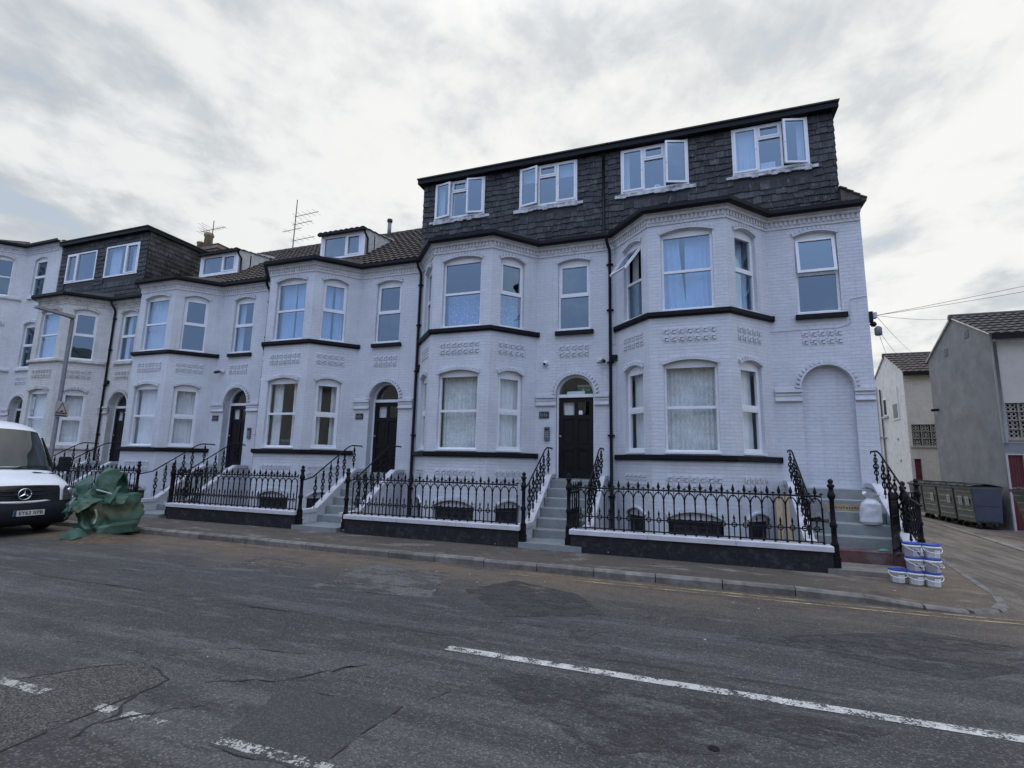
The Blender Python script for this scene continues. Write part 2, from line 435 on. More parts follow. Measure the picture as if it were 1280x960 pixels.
def casement3(P, L, u0, u1, z0, z1, open_l=0, open_r=0, cur=('left', 'none', 'right'), d=.03):
    """three-light window of the attic storey with hinged side casements"""
    f = MB(); m = M['upvc']; fw = .05; d0, d1 = d - .07, d; w = (u1 - u0)
    a1 = u0 + w * .345; a2 = u0 + w * .655; zt = z0 + (z1 - z0) * .70
    ubox(f, L, u0, u0 + fw, d0, d1, z0, z1, m); ubox(f, L, u1 - fw, u1, d0, d1, z0, z1, m)
    ubox(f, L, u0 + fw, u1 - fw, d0, d1, z0, z0 + fw, m); ubox(f, L, u0 + fw, u1 - fw, d0, d1, z1 - fw, z1, m)
    for a in (a1, a2): ubox(f, L, a - .025, a + .025, d0, d1, z0 + fw, z1 - fw, m)
    ubox(f, L, a1 + .025, a2 - .025, d0, d1 + .004, zt - .025, zt + .025, m)
    t = .04
    for q in ((a1 + .025, a1 + .025 + t, zt + .025, z1 - fw), (a2 - .025 - t, a2 - .025, zt + .025, z1 - fw), (a1 + .025 + t, a2 - .025 - t, z1 - fw - t, z1 - fw), (a1 + .025 + t, a2 - .025 - t, zt + .025, zt + .025 + t)):
        ubox(f, L, q[0], q[1], d0 + .01, d1 + .012, q[2], q[3], m)
    part = f.build('window', P)
    g = MB(); dg = d - .035
    for a, b, c, e in ((a1 + .025, a2 - .025, z0 + fw, zt - .025), (a1 + .025, a2 - .025, zt + .025, z1 - fw)):
        g.quad(L.p(a, dg, c), L.p(b, dg, c), L.p(b, dg, e), L.p(a, dg, e), M['glassblue'])
    g.build('pane', part)
    for side, ang in ((0, open_l), (1, open_r)):
        s = MB(); th = R(ang)
        a, b = (u0 + fw - .012, a1 - .025 + .012) if side == 0 else (a2 + .025 - .012, u1 - fw + .012)
        c, e = z0 + fw - .012, z1 - fw + .012
        hinge = a if side == 0 else b
        def sw(u, dd, z):
            x = abs(u - hinge); sg = 1 if side == 0 else -1; y = dd - d
            return L.p(hinge + sg * (x * math.cos(th) - y * math.sin(th) * 1), d + .004 + x * math.sin(th) + y * math.cos(th), z)
        k = .05
        for q in ((a, a + k, c, e), (b - k, b, c, e), (a + k, b - k, c, c + k), (a + k, b - k, e - k, e)):
            s.box(q[0], q[1], d - .03, d + .016, q[2], q[3], m, fn=sw)
        s.quad(sw(a + k, d - .01, c + k), sw(b - k, d - .01, c + k), sw(b - k, d - .01, e - k), sw(a + k, d - .01, e - k), M['glassblue'])
        hp = sw(b - .02 if side == 0 else a + .02, d + .02, (c + e) / 2)
        s.lathe((hp[0], hp[1], hp[2] - .04), [(.008, 0), (.008, .08)], m, 6)
        s.build('casement', part)
    for kind, (a, b) in zip(cur, ((u0 + fw, a1), (a1, a2), (a2, u1 - fw))):
        curtain(L, a, b, z0 + .05, z1 - .05, d - .2, kind, part)
    return part

def arch_mould(P, L, u0, u1, z, rise, m, teeth=True):
    """dog-tooth hood following an arched head"""
    b = MB(); n = max(8, int((u1 - u0) / .10)) if rise < .3 else 14
    o = .055
    w = (u1 - u0) / 2; c = (u0 + u1) / 2
    r = (w * w + rise * rise) / (2 * rise); a = math.asin(min(1, w / r)) if rise < w - 1e-6 else PI / 2
    zc = z + rise - r
    def q(ang, rr): return (c + rr * math.sin(ang), zc + rr * math.cos(ang))
    a += .012
    N = 14
    pts = [q(-a + 2 * a * i / N, r + .05) for i in range(N + 1)] + [q(a - 2 * a * i / N, r + .012) for i in range(N + 1)]
    b.prism(pts, lambda x, y, d: L.p(x, d, y), -.01, .040, m)
    if teeth:
        k = int(2 * a * r / .078)
        for i in range(k):
            x0 = -a + 2 * a * (i + .12) / k; x1 = -a + 2 * a * (i + .62) / k; xm = (x0 + x1) / 2
            pp = [q(x0, r + .046), q(x1, r + .046), q(x1, r + .095), q(xm, r + .125), q(x0, r + .095)]
            b.prism(pp, lambda x, y, d: L.p(x, d, y), -.01, .046, m)
    return b.build('arch_moulding', P)

def brick_panel(P, L, uc, n, zs, m):
    b = MB(); pit = .162
    ubox(b, L, uc - n * pit / 2, uc + n * pit / 2, -.014, -.006, zs[0] - .02, zs[-1] + .13, m)
    for z in zs:
        for i in range(n):
            u = uc + (i - (n - 1) / 2) * pit
            ubox(b, L, u - .054, u + .054, -.01, .030, z + .070, z + .118, m)
            ubox(b, L, u - .054, u - .022, -.01, .028, z + .030, z + .070, m)
            ubox(b, L, u + .002, u + .054, -.01, .030, z - .002, z + .046, m)
            ubox(b, L, u - .050, u - .022, -.01, .022, z - .006, z + .014, m)
    return b.build('brick_panel', P)
# ------------------------------------------------------------------ slates and tiles
def slates(mb, L, u0, u1, z0, z1, holes, m, w=.27, h=.19, jit=.02):
    """individual overlapping slates hung on a vertical plane"""
    r = 0; z = z0
    while z < z1 - .02:
        u = u0 - (w * .5 if r % 2 else 0) - random.random() * .04
        while u < u1:
            ww = w * random.uniform(.86, 1.14)
            a, b = max(u, u0) + .004, min(u + ww, u1) - .004
            u += ww
            if b - a < .04: continue
            top = min(z + h * 1.25, z1)
            zj = z + random.uniform(-jit, jit * .6)
            cuts = [(a, b)]
            for (ha, hb, hz0, hz1) in holes:
                if top > hz0 + .02 and zj < hz1 - .05:
                    nc = []
                    for (p, q) in cuts:
                        if q <= ha or p >= hb: nc.append((p, q))
                        else:
                            if p < ha - .03: nc.append((p, ha))
                            if q > hb + .03: nc.append((hb, q))
                    cuts = nc
            o = .020 + random.uniform(0, .010); tw = random.uniform(-.005, .005)
            for p, q in cuts:
                e = random.uniform(-.010, .010)
                v = [L.p(p, .004, zj + e), L.p(q, .004, zj - e), L.p(q, o + tw, zj - e), L.p(p, o - tw, zj + e), L.p(q, .002, top), L.p(p, .002, top)]
                mb.add(v, [(0, 1, 2, 3), (3, 2, 4, 5), (0, 3, 5), (1, 4, 2)], m)
        z += h; r += 1

def tile_roof(mb, x0, x1, ya, za, yb, zb, m, tw=.21, row=.31, hole=None):
    """pantile slope from eave (ya,za) to ridge (yb,zb) as one ribbed, stepped sheet"""
    S = math.hypot(yb - ya, zb - za); ny, nz = -(zb - za) / S, (yb - ya) / S
    rows = max(2, int(S / row)); nu = int((x1 - x0) / tw) * 6
    vs = []; fs = []
    for r in range(rows):
        for k, (s, off) in enumerate(((r * S / rows, .045), ((r + 1) * S / rows, .006))):
            f = s / S
            for i in range(nu + 1):
                x = x0 + (x1 - x0) * i / nu
                h = off + .030 * abs(math.sin(PI * i / 6)) ** .8 + .004 * mnoise.noise((x * 3, r * 1.7, 0))
                vs.append((x, ya + (yb - ya) * f + ny * h, za + (zb - za) * f + nz * h))
    k = nu + 1
    for r in range(rows):
        a = 2 * r * k
        for i in range(nu): fs.append((a + i, a + i + 1, a + k + i + 1, a + k + i))
        if r < rows - 1:
            for i in range(nu): fs.append((a + k + i, a + k + i + 1, a + 2 * k + i + 1, a + 2 * k + i))
    for i in range(nu):      # front edge of the lowest course
        pass
    mb.add(vs, fs, m, False)

BD = 1.0185   # bay depth
def house(off, x0, x1, wm, trim, label, band='black', door=None, cur=None, roof='pitch', floors=2, pipe=None, cams=(), plaque=None, phone=None, cat='terraced house', first_open=0, doorwin_open=0, door_rec=.22):
    P = thing('terraced_house', label, cat, ((x0 + x1) / 2, 4.5, ZP), 'houses of the painted terrace')
    b0, b1, b2, b3 = off - 1.784, off - .876, off + .789, off + 1.697
    S = {'l': Loc((x0, 0), (b0, 0)), 'L': Loc((b0, 0), (b1, -BD)), 'F': Loc((b1, -BD), (b2, -BD)), 'R': Loc((b2, -BD), (b3, 0)), 'r': Loc((b3, 0), (x1, 0))}
    dx0, dx1 = off + 2.24 - b3, off + 3.22 - b3
    wx0, wx1 = off + 2.27 - b3, off + 3.12 - b3
    top = 6.2 if floors == 2 else 9.1
    G0, G1, F0, F1, T0, T1 = .66, 2.56, 3.79, 5.58, 6.85, 8.45
    bay = {'L': (.40, 1.10), 'F': (.28, 1.385), 'R': (.26, .965)}
    w = MB()
    wall_seg(w, S['l'], -1.9, top, [], wm)
    for k, (a, b) in bay.items():
        hs = [hole(a, b, G0, G1, .10), hole(a, b, F0, F1, .10), (hole(a + .02, b - .02, -1.15, -.70, .13), .12)]
        if floors == 3: hs.append(hole(a, b, T0, T1, .10))
        wall_seg(w, S[k], -1.9, top, hs, wm)
    hs = [hole(wx0, wx1, F0, F1 + .02, .09)]
    dhole = hole(dx0, dx1, 0, 2.12, .49, 16)
    if door == 'blocked':
        hs.append((dhole, .11)); pil = dx1
    else: hs.append((dhole, .34))
    if floors == 3: hs.append(hole(wx0, wx1, T0, T1, .09))
    wall_seg(w, S['r'], -1.9, top, hs, wm)
    if door == 'blocked':
        L = S['r']
        w.add([L.p(a, -.11, b) for a, b in dhole], [tuple(t) for t in tessellate_polygon([[Vector((a, b, 0)) for a, b in dhole]])], wm)
    # side and rear walls
    w.quad((x0 + .01, 0, -1.9), (x0 + .01, 9, -1.9), (x0 + .01, 9, top), (x0 + .01, 0, top), wm)
    w.quad((x1 - .001, 0.0, -1.9), (x1 - .001, 9, -1.9), (x1 - .001, 9, top), (x1 - .001, 0.0, top), wm)
    w.quad((x0, 9, -1.9), (x1, 9, -1.9), (x1, 9, top), (x0, 9, top), wm)
    w.build('wall', P)
    i = MB()
    for z in (-.06, 3.15, top - .05) + ((6.15,) if floors == 3 else ()): i.box(x0 + .03, x1 - .03, .3, 8.9, z, z + .04, M['interior'])
    i.box(x0 + .03, x1 - .03, 3.6, 3.7, -1.8, top - .06, M['interior'])
    i.box(off + 1.92, off + 2.0, .3, 3.6, 0, top - .06, M['interior'])
    i.build('room_partition', P)
    path = [(x0 + .002, 0), (b0, 0), (b1, -BD), (b2, -BD), (b3, 0), (x1 - .002, 0)]
    # cornice and gutter
    def cornice(z, p=path):
        c = MB()
        c.sweep(p, [(-.02, z - .37), (.025, z - .37), (.03, z - .33), (.018, z - .32), (.018, z - .20), (.075, z - .19), (.09, z - .15), (.09, z - .11), (.12, z - .09), (.125, z - .02), (-.02, z - .02)], trim)
        for q in range(len(p) - 1):
            L = Loc(p[q], p[q + 1])
            if L.len < .3: continue
            n = int(L.len / .092)
            for k in range(n):
                u = (k + .5) * L.len / n
                ubox(c, L, u - .024, u + .024, .01, .046, z - .30, z - .195, trim)
        c.build('cornice', P)
        g = MB(); g.sweep(p, [(.127, z - .10), (.20, z - .11), (.235, z - .06), (.235, z + .03), (.225, z + .03), (.215, z - .02), (-.02, z - .02), (-.02, z - .025), (.127, z - .025)], M['pvcdark'])
        g.build('gutter', P)
    cornice(6.2 if floors == 2 else 9.1)
    # sill bands, string courses, panels
    bm = M['black'] if band == 'black' else trim
    bp = [(b0 - .03, 0), (b0, 0), (b1, -BD), (b2, -BD), (b3, 0), (b3 + .09, 0)]
    for z in (.49, 3.645) + ((6.7,) if floors == 3 else ()):
        s = MB(); s.sweep(bp, [(-.02, z), (.045, z), (.085, z + .035), (.085, z + .115), (.07, z + .125), (-.02, z + .125)], bm); s.build('sill_band', P)
    s = MB(); L = S['r']
    for z in ((3.645,) if floors == 2 else (3.645, 6.7)): s.bbox(wx0 - .06, wx1 + .09, -.02, .085, z + .01, z + .115, bm, .006, fn=lambda u, d, zz: L.p(u, d, zz))
    s.build('window_sill', P)
    for a, b in ((.012, dx0), (dx1, L.len - .01)):
        s = MB()
        for z, h, d in ((2.03, .065, .06), (1.96, .03, .035), (1.835, .035, .05)): ubox(s, L, a, b, -.02, d, z, z + h, M['lavtrim'] if wm == M['lav'] else trim)
        ubox(s, L, a, b, -.02, .018, 1.87, 2.03, M['lavtrim'] if wm == M['lav'] else trim)
        s.build('string_course', P)
    tm = M['lavtrim'] if wm == M['lav'] else trim
    for k, nb in (('L', 5), ('F', 7), ('R', 5)):
        uc = sum(bay[k]) / 2
        brick_panel(P, S[k], uc, nb, (3.10, 3.27), tm); brick_panel(P, S[k], uc, nb, (-.11, .06), tm)
        a, b = bay[k]
        arch_mould(P, S[k], a, b, G1, .10, tm); arch_mould(P, S[k], a, b, F1, .10, tm)
        if floors == 3: arch_mould(P, S[k], a, b, T1, .10, tm)
        arch_mould(P, S[k], a + .02, b - .02, -.70, .13, tm, k == 'F')
    brick_panel(P, L, (wx0 + wx1) / 2, 5, (3.10, 3.27), tm)
    arch_mould(P, L, wx0, wx1, F1 + .02, .09, tm)
    arch_mould(P, L, dx0, dx1, 2.12, .49, tm)
    # windows
    c = cur or {}
    for k, (a, b) in bay.items():
        window(P, S[k], a, b, G0, G1, .10, c.get('g' + k, 'net'), thick=(k != 'F'), low_thick=(k != 'F'))
        window(P, S[k], a, b, F0, F1, .10, c.get('f' + k, 'none'), thick=(k == 'R'), glass='glassblue', open_top=first_open if k == 'L' else 0)
        if floors == 3: window(P, S[k], a, b, T0, T1, .10, 'none', glass='glassblue')
        bw = MB(); a += .02; b -= .02
        if k == 'F' or off == 0:
            ubox(bw, S[k], a + .03, b - .03, -.10, -.07, -1.15, -.72, M['blackwall'])
            for q in range(4): ubox(bw, S[k], a + .04, b - .04, -.07, -.055, -1.12 + q * .105, -1.04 + q * .105, M['blackwall'])
        else: ubox(bw, S[k], a + .03, b - .03, -.10, -.07, -1.15, -.72, M['blackwall'])
        hp = [(a + .002, -.70), (a + .002, -.725), (b - .002, -.725), (b - .002, -.70)] + [(min(max(x, a + .003), b - .003), y - .003) for x, y in arch_pts(a, b, -.70, .13)[1:-1]]
        bw.prism(hp, lambda x, y, d: S[k].p(x, d, y), -.10, -.04, M['coping'])
        bw.build('basement_window', P)
    window(P, L, wx0, wx1, F0, F1 + .02, .09, c.get('d', 'none'), thick=1, glass='glassblue', open_top=doorwin_open)
    if floors == 3: window(P, L, wx0, wx1, T0, T1, .09, 'none', thick=1, glass='glassblue')
    # entrance door
    if door != 'blocked':
        rc = door_rec
        f = MB(); m = M['upvc']; D0, D1 = -rc - .07, -rc
        ubox(f, L, dx0 + .002, dx0 + .045, D0, D1, 0, 2.12, m); ubox(f, L, dx1 - .045, dx1 - .002, D0, D1, 0, 2.12, m)
        ubox(f, L, dx0 + .045, dx1 - .045, D0, D1 + .01, 2.045, 2.125, m)
        out = arch_pts(dx0 + .002, dx1 - .002, 2.12, .488, 18); inn = arch_pts(dx0 + .05, dx1 - .05, 2.12, .44, 18)
        f.prism(out + inn[::-1], lambda x, y, d: L.p(x, d, y), D0, D1, m)
        f.build('door_frame', P)
        d = MB(); a, b = dx0 + .047, dx1 - .047; dm = M['door']; w_ = b - a
        st = .105; mid = (a + b) / 2; B0 = D0 + .01; B1 = D1 - .02
        rows = ((.02, .22), (.72, .86), (1.50, 1.60), (1.93, 2.043))
        for q in ((a, a + st), (b - st, b), (mid - .045, mid + .045)): ubox(d, L, q[0], q[1], B0, B1, .02, 2.043, dm)
        for z0_, z1_ in rows:
            for q in ((a + st, mid - .045), (mid + .045, b - st)): ubox(d, L, q[0], q[1], B0, B1 - .001, z0_, z1_, dm)
        for z0_, z1_ in ((.22, .72), (.86, 1.50)):
            for q in ((a + st, mid - .045), (mid + .045, b - st)):
                ubox(d, L, q[0], q[1], B0 + .004, B1 - .022, z0_, z1_, dm)
                d.bbox(q[0] + .035, q[1] - .035, B1 - .03, B1 - .010, z0_ + .035, z1_ - .035, dm, .008, fn=L.p)
        ubox(d, L, a, b, D0 - .1, .02, -.04, .018, M['step'])
        dp = d.build('door', P)
        g = MB()
        for q in ((a + st, mid - .045), (mid + .045, b - st)): g.quad(*[L.p(x, B1 - .02, z) for x, z in ((q[0], 1.60), (q[1], 1.60), (q[1], 1.93), (q[0], 1.93))], M['glass'])
        g.build('glazing', dp)
        curtain(L, a + st, mid - .05, 1.60, 1.93, B0 - .05, 'net', dp)
        g = MB(); hx = a + .055; pz = L.p(hx, B1, 1.06); g.lathe((pz[0], pz[1], pz[2]), [(.022, .002), (.022, -.008), (.012, -.012), (.012, -.035), (.026, -.045), (.026, -.06), (.012, -.07)], M['brass'], 10, axis='y'); g.build('handle', dp)
        g = MB(); ubox(g, L, mid - .12, mid + .12, B1 - .002, B1 + .012, .76, .82, M['door']); g.build('letter_plate', dp)
        fa = MB(); ip = arch_pts(dx0 + .05, dx1 - .05, 2.125, .435, 18)
        fa.add([L.p(x, D0 + .03, y) for x, y in ip], [tuple(range(len(ip)))], M['glass']); fl = fa.build('fanlight', P)
        if plaque == 'exit':
            e = MB(); ec = (dx0 + dx1) / 2 + .16
            gm = mat('exit_sign_green', (.03, .22, .13), .5, .03, 9); wm_ = mat('exit_sign_white', (.75, .78, .75), .5, .03, 9)
            dd = D0 - .25
            ubox(e, L, ec - .17, ec + .17, dd - .02, dd, 2.18, 2.36, gm); ubox(e, L, ec - .19, ec + .17, dd - .02, dd + .004, 2.362, 2.41, wm_)
            def fig(pts): e.prism(pts, lambda x, y, dz: L.p(ec + x, dz, 2.27 + y), dd, dd + .004, wm_)
            e.lathe(L.p(ec - .035, dd + .004, 2.335), [(.016, 0), (.016, -.003)], wm_, 10, axis='y')
            fig([(-.06, .045), (-.02, .045), (0, .02), (.02, .015), (.018, .003), (-.01, .008), (-.02, .02), (-.03, -.015), (-.005, -.04), (-.01, -.075), (-.024, -.075), (-.02, -.045), (-.045, -.025), (-.06, -.06), (-.09, -.06), (-.09, -.047), (-.07, -.045), (-.055, .03), (-.075, .01), (-.085, .018)])
            fig([(.05, .01), (.10, .01), (.10, .03), (.14, 0), (.10, -.03), (.10, -.01), (.05, -.01)])
            e.build('exit_sign', fl)
            e = MB(); e.add([L.p((dx0 + dx1) / 2 + x, D0 + .015, z) for x, z in ((-.24, 2.13), (.22, 2.13), (.22, 2.215), (-.24, 2.205))], [(0, 1, 2, 3)], wm_); e.build('paper_notice', fl)
            e = MB(); ubox(e, L, mid + .07, mid + .16, B1 - .018, B1 - .012, 1.61, 1.71, M['upvc']); e.build('door_notice', dp)
        if phone:
            u = phone[0] - b3; z = phone[1]; g = MB()
            g.bbox(u - .07, u + .07, -.01, .045, z - .17, z + .17, M['phone'], .008, fn=L.p)
            ubox(g, L, u - .045, u + .045, .045, .049, z + .09, z + .13, M['cam_black'])
            for r_ in range(3):
                for q in range(2): g.lathe(L.p(u - .025 + .05 * q, .045, z + .03 - .055 * r_), [(.013, 0), (.013, -.006)], M['brass'], 8, axis='y')
            g.build('entry_phone', P)
        if plaque:
            u = off + 1.93 - b3; z = 1.62 if plaque != 'exit' else 1.60; g = MB()
            ubox(g, L, u - .13, u + .13, -.01, .02, z - .085, z + .085, M['plaque'])
            for k in range(4): ubox(g, L, u - .10 + .052 * k, u - .068 + .052 * k, .02, .024, z - .045, z + .045 - (.03 if k % 2 else 0), M['plaque_mark'])
            g.build('number_plaque', P)
    for kind, x, z in cams:
        g = MB(); u = x - b3
        if kind == 'dome':
            g.lathe(L.p(u, 0, z), [(.075, 0), (.075, -.03), (.07, -.05), (.055, -.075), (.02, -.095)], M['cam_white'], 16, axis='y')
            g.lathe(L.p(u - .008, -0, z - .012), [(.045, -.05), (.04, -.085), (.015, -.10)], M['cam_black'], 12, axis='y')
        else:
            sd = 1 if kind == 'bulletR' else -1
            ubox(g, L, u - .06, u + .06, -.01, .05, z - .05, z + .05, M['cam_white'])
            g.tube([L.p(u, .04, z), L.p(u + sd * .07, .08, z - .01), L.p(u + sd * .10, .12, z - .03)], .018, M['cam_white'], 8)
            g.tube([L.p(u + sd * .09, .05, z - .02), L.p(u + sd * .13, .16, z - .06), L.p(u + sd * .15, .22, z - .085)], [.045, .05, .045], M['cam_black'], 10)
        g.build('security_camera', P)
    # rainwater pipe
    if pipe:
        g = MB(); x = pipe; m = M['pvcdark']; zt = top
        g.tube([(x - .06, -.20, zt - .06), (x - .06, -.20, zt - .16), (x - .04, -.16, zt - .27), (x, -.08, zt - .40), (x, -.055, zt - .50), (x, -.055, 2.9), (x, -.055, 1), (x, -.055, -1.25)], .038, m, 8)
        for z in (5.4, 4.2, 2.86, 1.05, -.4):
            if z < zt - .5: g.lathe((x, -.055, z), [(.05, 0), (.05, .05)], m, 10); g.box(x - .085, x + .085, -.06, 0, z + .01, z + .04, m)
        g.box(x + .03, x + .17, -.10, 0, 2.93, 3.06, m)
        g.build('downpipe', P)
    return P, S, dict(b0=b0, b1=b1, b2=b2, b3=b3)

def bay_roof(P, q, zt, zb, xl, xr, m):
    r = MB(); o = .20
    a = [(q['b0'] - .09, -.02), (q['b1'] - .09, -BD - .19), (q['b2'] + .09, -BD - .19), (q['b3'] + .09, -.02)]
    t = [(q['b0'] + .1, .02), (q['b1'] + .25, .02), (q['b2'] - .25, .02), (q['b3'] - .1, .02)]
    for i in range(3):
        r.quad((a[i][0], a[i][1], zb), (a[i + 1][0], a[i + 1][1], zb), (t[i + 1][0], t[i + 1][1], zt), (t[i][0], t[i][1], zt), m)
    r.build('bay_roof', P)

def mansard(P, xa, xb, z0, z1, wins, m, eave=.17, over=(.0, .0), slate=(.27, .19, .02), y=.03):
    L = Loc((xa, y), (xb, y)); b = MB()
    hs = [[(a - xa, c), (bb - xa, c), (bb - xa, d), (a - xa, d)] for a, bb, c, d in wins]
    wall_seg(b, L, z0, z1, hs, M['blackwall'], depth=.12)
    slates(b, L, 0, L.len, z0 + .05, z1, [(a - xa, bb - xa, c - .10, d) for a, bb, c, d in wins], m, *slate)
    b.build('mansard', P)
    r = MB()
    r.box(xa - over[0], xb + over[1], y - eave, 9.05, z1 + .005, z1 + .14, M['pvcdark'])
    r.box(xa - over[0] - .02, xb + over[1] + .02, y - eave - .035, 9.07, z1 + .14, z1 + .175, M['tiledark'])
    r.build('roof', P)
    return L

# ---- the six houses, left to right
grey = 'lavender grey bay-fronted house '
P0, S0, q0 = house(-28.45, -32.2, -24.46, M['white'], M['whitetrim'], 'tallest bluish white three-storey house at the far end of the terrace, behind the van', band='trim', door='door', floors=3,
                   cur=dict(gF='net', gR='net'))
r = MB(); r.box(-32.2, -24.46, .0, 9, 9.1, 9.16, M['tiledark']); r.build('roof', P0)
P1, S1, q1 = house(-22.45, -24.45, -18.76, M['cream'], M['creamtrim'], 'unrenovated dirty white house with dark slate attic behind the street lamp', band='trim', door='door', pipe=-20.52,
                   cur=dict(gL='net', gF='net', gR='net', fF='closedwhite', d='left'))
P2, S2, q2 = house(-16.808, -18.75, -13.06, M['lav'], M['cornice'], grey + 'with the smaller dormer, next to the dirty white house', door='door', pipe=-13.0,
                   cams=(('bulletL', -14.75, 3.2),), plaque='n', phone=(-13.36, 1.13),
                   cur=dict(gL='net', gF='net', gR='net', fF='closedwhite', fR='none', d='left'))
P3, S3, q3 = house(-11.152, -13.05, -7.46, M['lav'], M['cornice'], grey + 'with the larger dormer and a flue, left of the slate attic', door='door', pipe=-7.37, plaque='n',
                   cur=dict(gL='net', gF='drapes', gR='drapes', fF='closed', fR='closed'))
P4, S4, q4 = house(-5.533, -7.45, -1.94, M['lav'], M['cornice'], grey + 'with slate attic, dotted upstairs curtains and exit sign over its door', door='door', pipe=-1.90, door_rec=.10,
                   cams=(('dome', -3.58, 2.93), ('bulletR', -2.18, 2.96)), plaque='exit', phone=(-3.52, 1.12),
                   cur=dict(gL='closedwhite', gF='lace', gR='closedwhite', fF='dots', fR='dots'))
P5, S5, q5 = house(0, -1.93, 3.6, M['lav'], M['cornice'], 'lavender grey corner house with slate attic and bricked-up arched doorway', door='blocked',
                   cur=dict(gL='closedwhite', gF='lace', gR='closedwhite', fL='beige', fF='parted', fR='white_sheet'), first_open=38, doorwin_open=7)
for P, q in ((P0, q0), (P1, q1), (P2, q2), (P3, q3), (P4, q4), (P5, q5)):
    zz = 9.1 if P is P0 else 6.2
    bay_roof(P, q, zz + .28, zz + .02, 0, 0, M['slate'] if P in (P1, P4, P5) else M['tile'])

# attic of the two right-hand houses
W4 = [(-7.06, -5.46, 7.40, 8.55), (-4.40, -2.76, 7.36, 8.55)]
W5 = [(-1.60, .07, 7.33, 8.55), (1.08, 2.72, 7.36, 8.56)]
def lead_sill(P, L, xa, wins):
    for a, b, c, d in wins:
        s = MB(); x0, x1 = a - xa - .16, b - xa + .16; n = 14
        for i in range(n):
            u0 = x0 + (x1 - x0) * i / n; u1 = x0 + (x1 - x0) * (i + 1) / n
            j = random.uniform(-.03, .02)
            ubox(s, L, u0, u1 + .001, .0, .045 + random.uniform(0, .012), c - .115 + j, c - .035 + random.uniform(-.012, .008), M['lead'])
        ubox(s, L, a - xa - .02, b - xa + .02, -.02, .055, c - .036, c - .004, M['lead'])
        s.build('lead_flashing', P)
L4 = mansard(P4, -7.46, -1.936, 6.2, 8.58, W4, M['slate'], over=(.14, 0), slate=(.225, .165, .028))
casement3(P4, L4, *[v - (-7.46) for v in W4[0][:2]], *W4[0][2:], open_l=10, open_r=11, cur=('drapes', 'none', 'right'))
casement3(P4, L4, *[v - (-7.46) for v in W4[1][:2]], *W4[1][2:], open_l=11, open_r=0, cur=('blind', 'none', 'blind'))
lead_sill(P4, L4, -7.46, W4)
g = MB(); g.tube([(-2.05, -.03, 8.55), (-2.05, -.03, 6.25)], .035, M['pvcdark'], 8); g.build('downpipe', P4)
L5 = mansard(P5, -1.934, 3.24, 6.2, 8.58, W5, M['slate'], over=(0, .10), slate=(.225, .165, .028))
casement3(P5, L5, *[v + 1.934 for v in W5[0][:2]], *W5[0][2:], open_l=0, open_r=17, cur=('left', 'none', 'none'))
casement3(P5, L5, *[v + 1.934 for v in W5[1][:2]], *W5[1][2:], open_l=0, open_r=15, cur=('closedwhite', 'none', 'right'))
lead_sill(P5, L5, -1.934, W5)
c = MB(); wall_seg(c, Loc((3.24, .03), (3.24, 9)), 6.2, 8.58, [], M['blackwall']); slates(c, Loc((3.24, .03), (3.24, 9)), 0, 8.97, 6.6, 8.58, [], M['slate']); c.build('mansard_side', P5)
c = MB(); wall_seg(c, Loc((-7.455, 9), (-7.455, .03)), 6.2, 8.58, [], M['blackwall']); slates(c, Loc((-7.455, 9), (-7.455, .03)), 0, 8.97, 6.25, 8.58, [], M['slate']); c.build('mansard_side', P4)
c = MB(); c.hexa([(3.24, -.16, 6.2), (3.70, -.18, 6.2), (3.70, 9, 6.2), (3.24, 9, 6.2), (3.24, -.10, 6.62), (3.70, -.18, 6.235), (3.70, 9, 6.235), (3.24, 9, 6.62)], M['tile'])
for k in range(4):
    f = k / 4; x_ = 3.70 - .46 * f; z_ = 6.235 + .385 * f
    c.hexa([(x_ - .13, -.19 + .06 * f, z_ + .09), (x_ + .01, -.20 + .06 * f, z_ + .012), (x_ + .01, 9, z_ + .012), (x_ - .13, 9, z_ + .09), (x_ - .13, -.19 + .06 * f, z_ + .125), (x_ + .01, -.20 + .06 * f, z_ + .045), (x_ + .01, 9, z_ + .045), (x_ - .13, 9, z_ + .125)], M['tile'])
c.build('side_eave_tiles', P5)
def windowthings(P, L, u, z, kind):
    pass
# small things stood on the attic sills
g = MB(); g.lathe((-.70, .112, 7.425), [(.075, -.02), (.09, 0), (.075, .02)], M['upvc'], 14, axis='y'); g.lathe((-.70, .112, 7.425), [(.035, -.022), (.035, .022)], M['cam_black'], 10, axis='y')
g.build('round_ornament', None, label='small white ring-shaped ornament standing inside an attic window', category='ornament')
g = MB(); g.box(1.70, 2.02, .10, .112, 7.362, 7.62, M['blind']); g.build('paper_card', None, label='white card leaning inside the attic window nearest the roof corner', category='card')

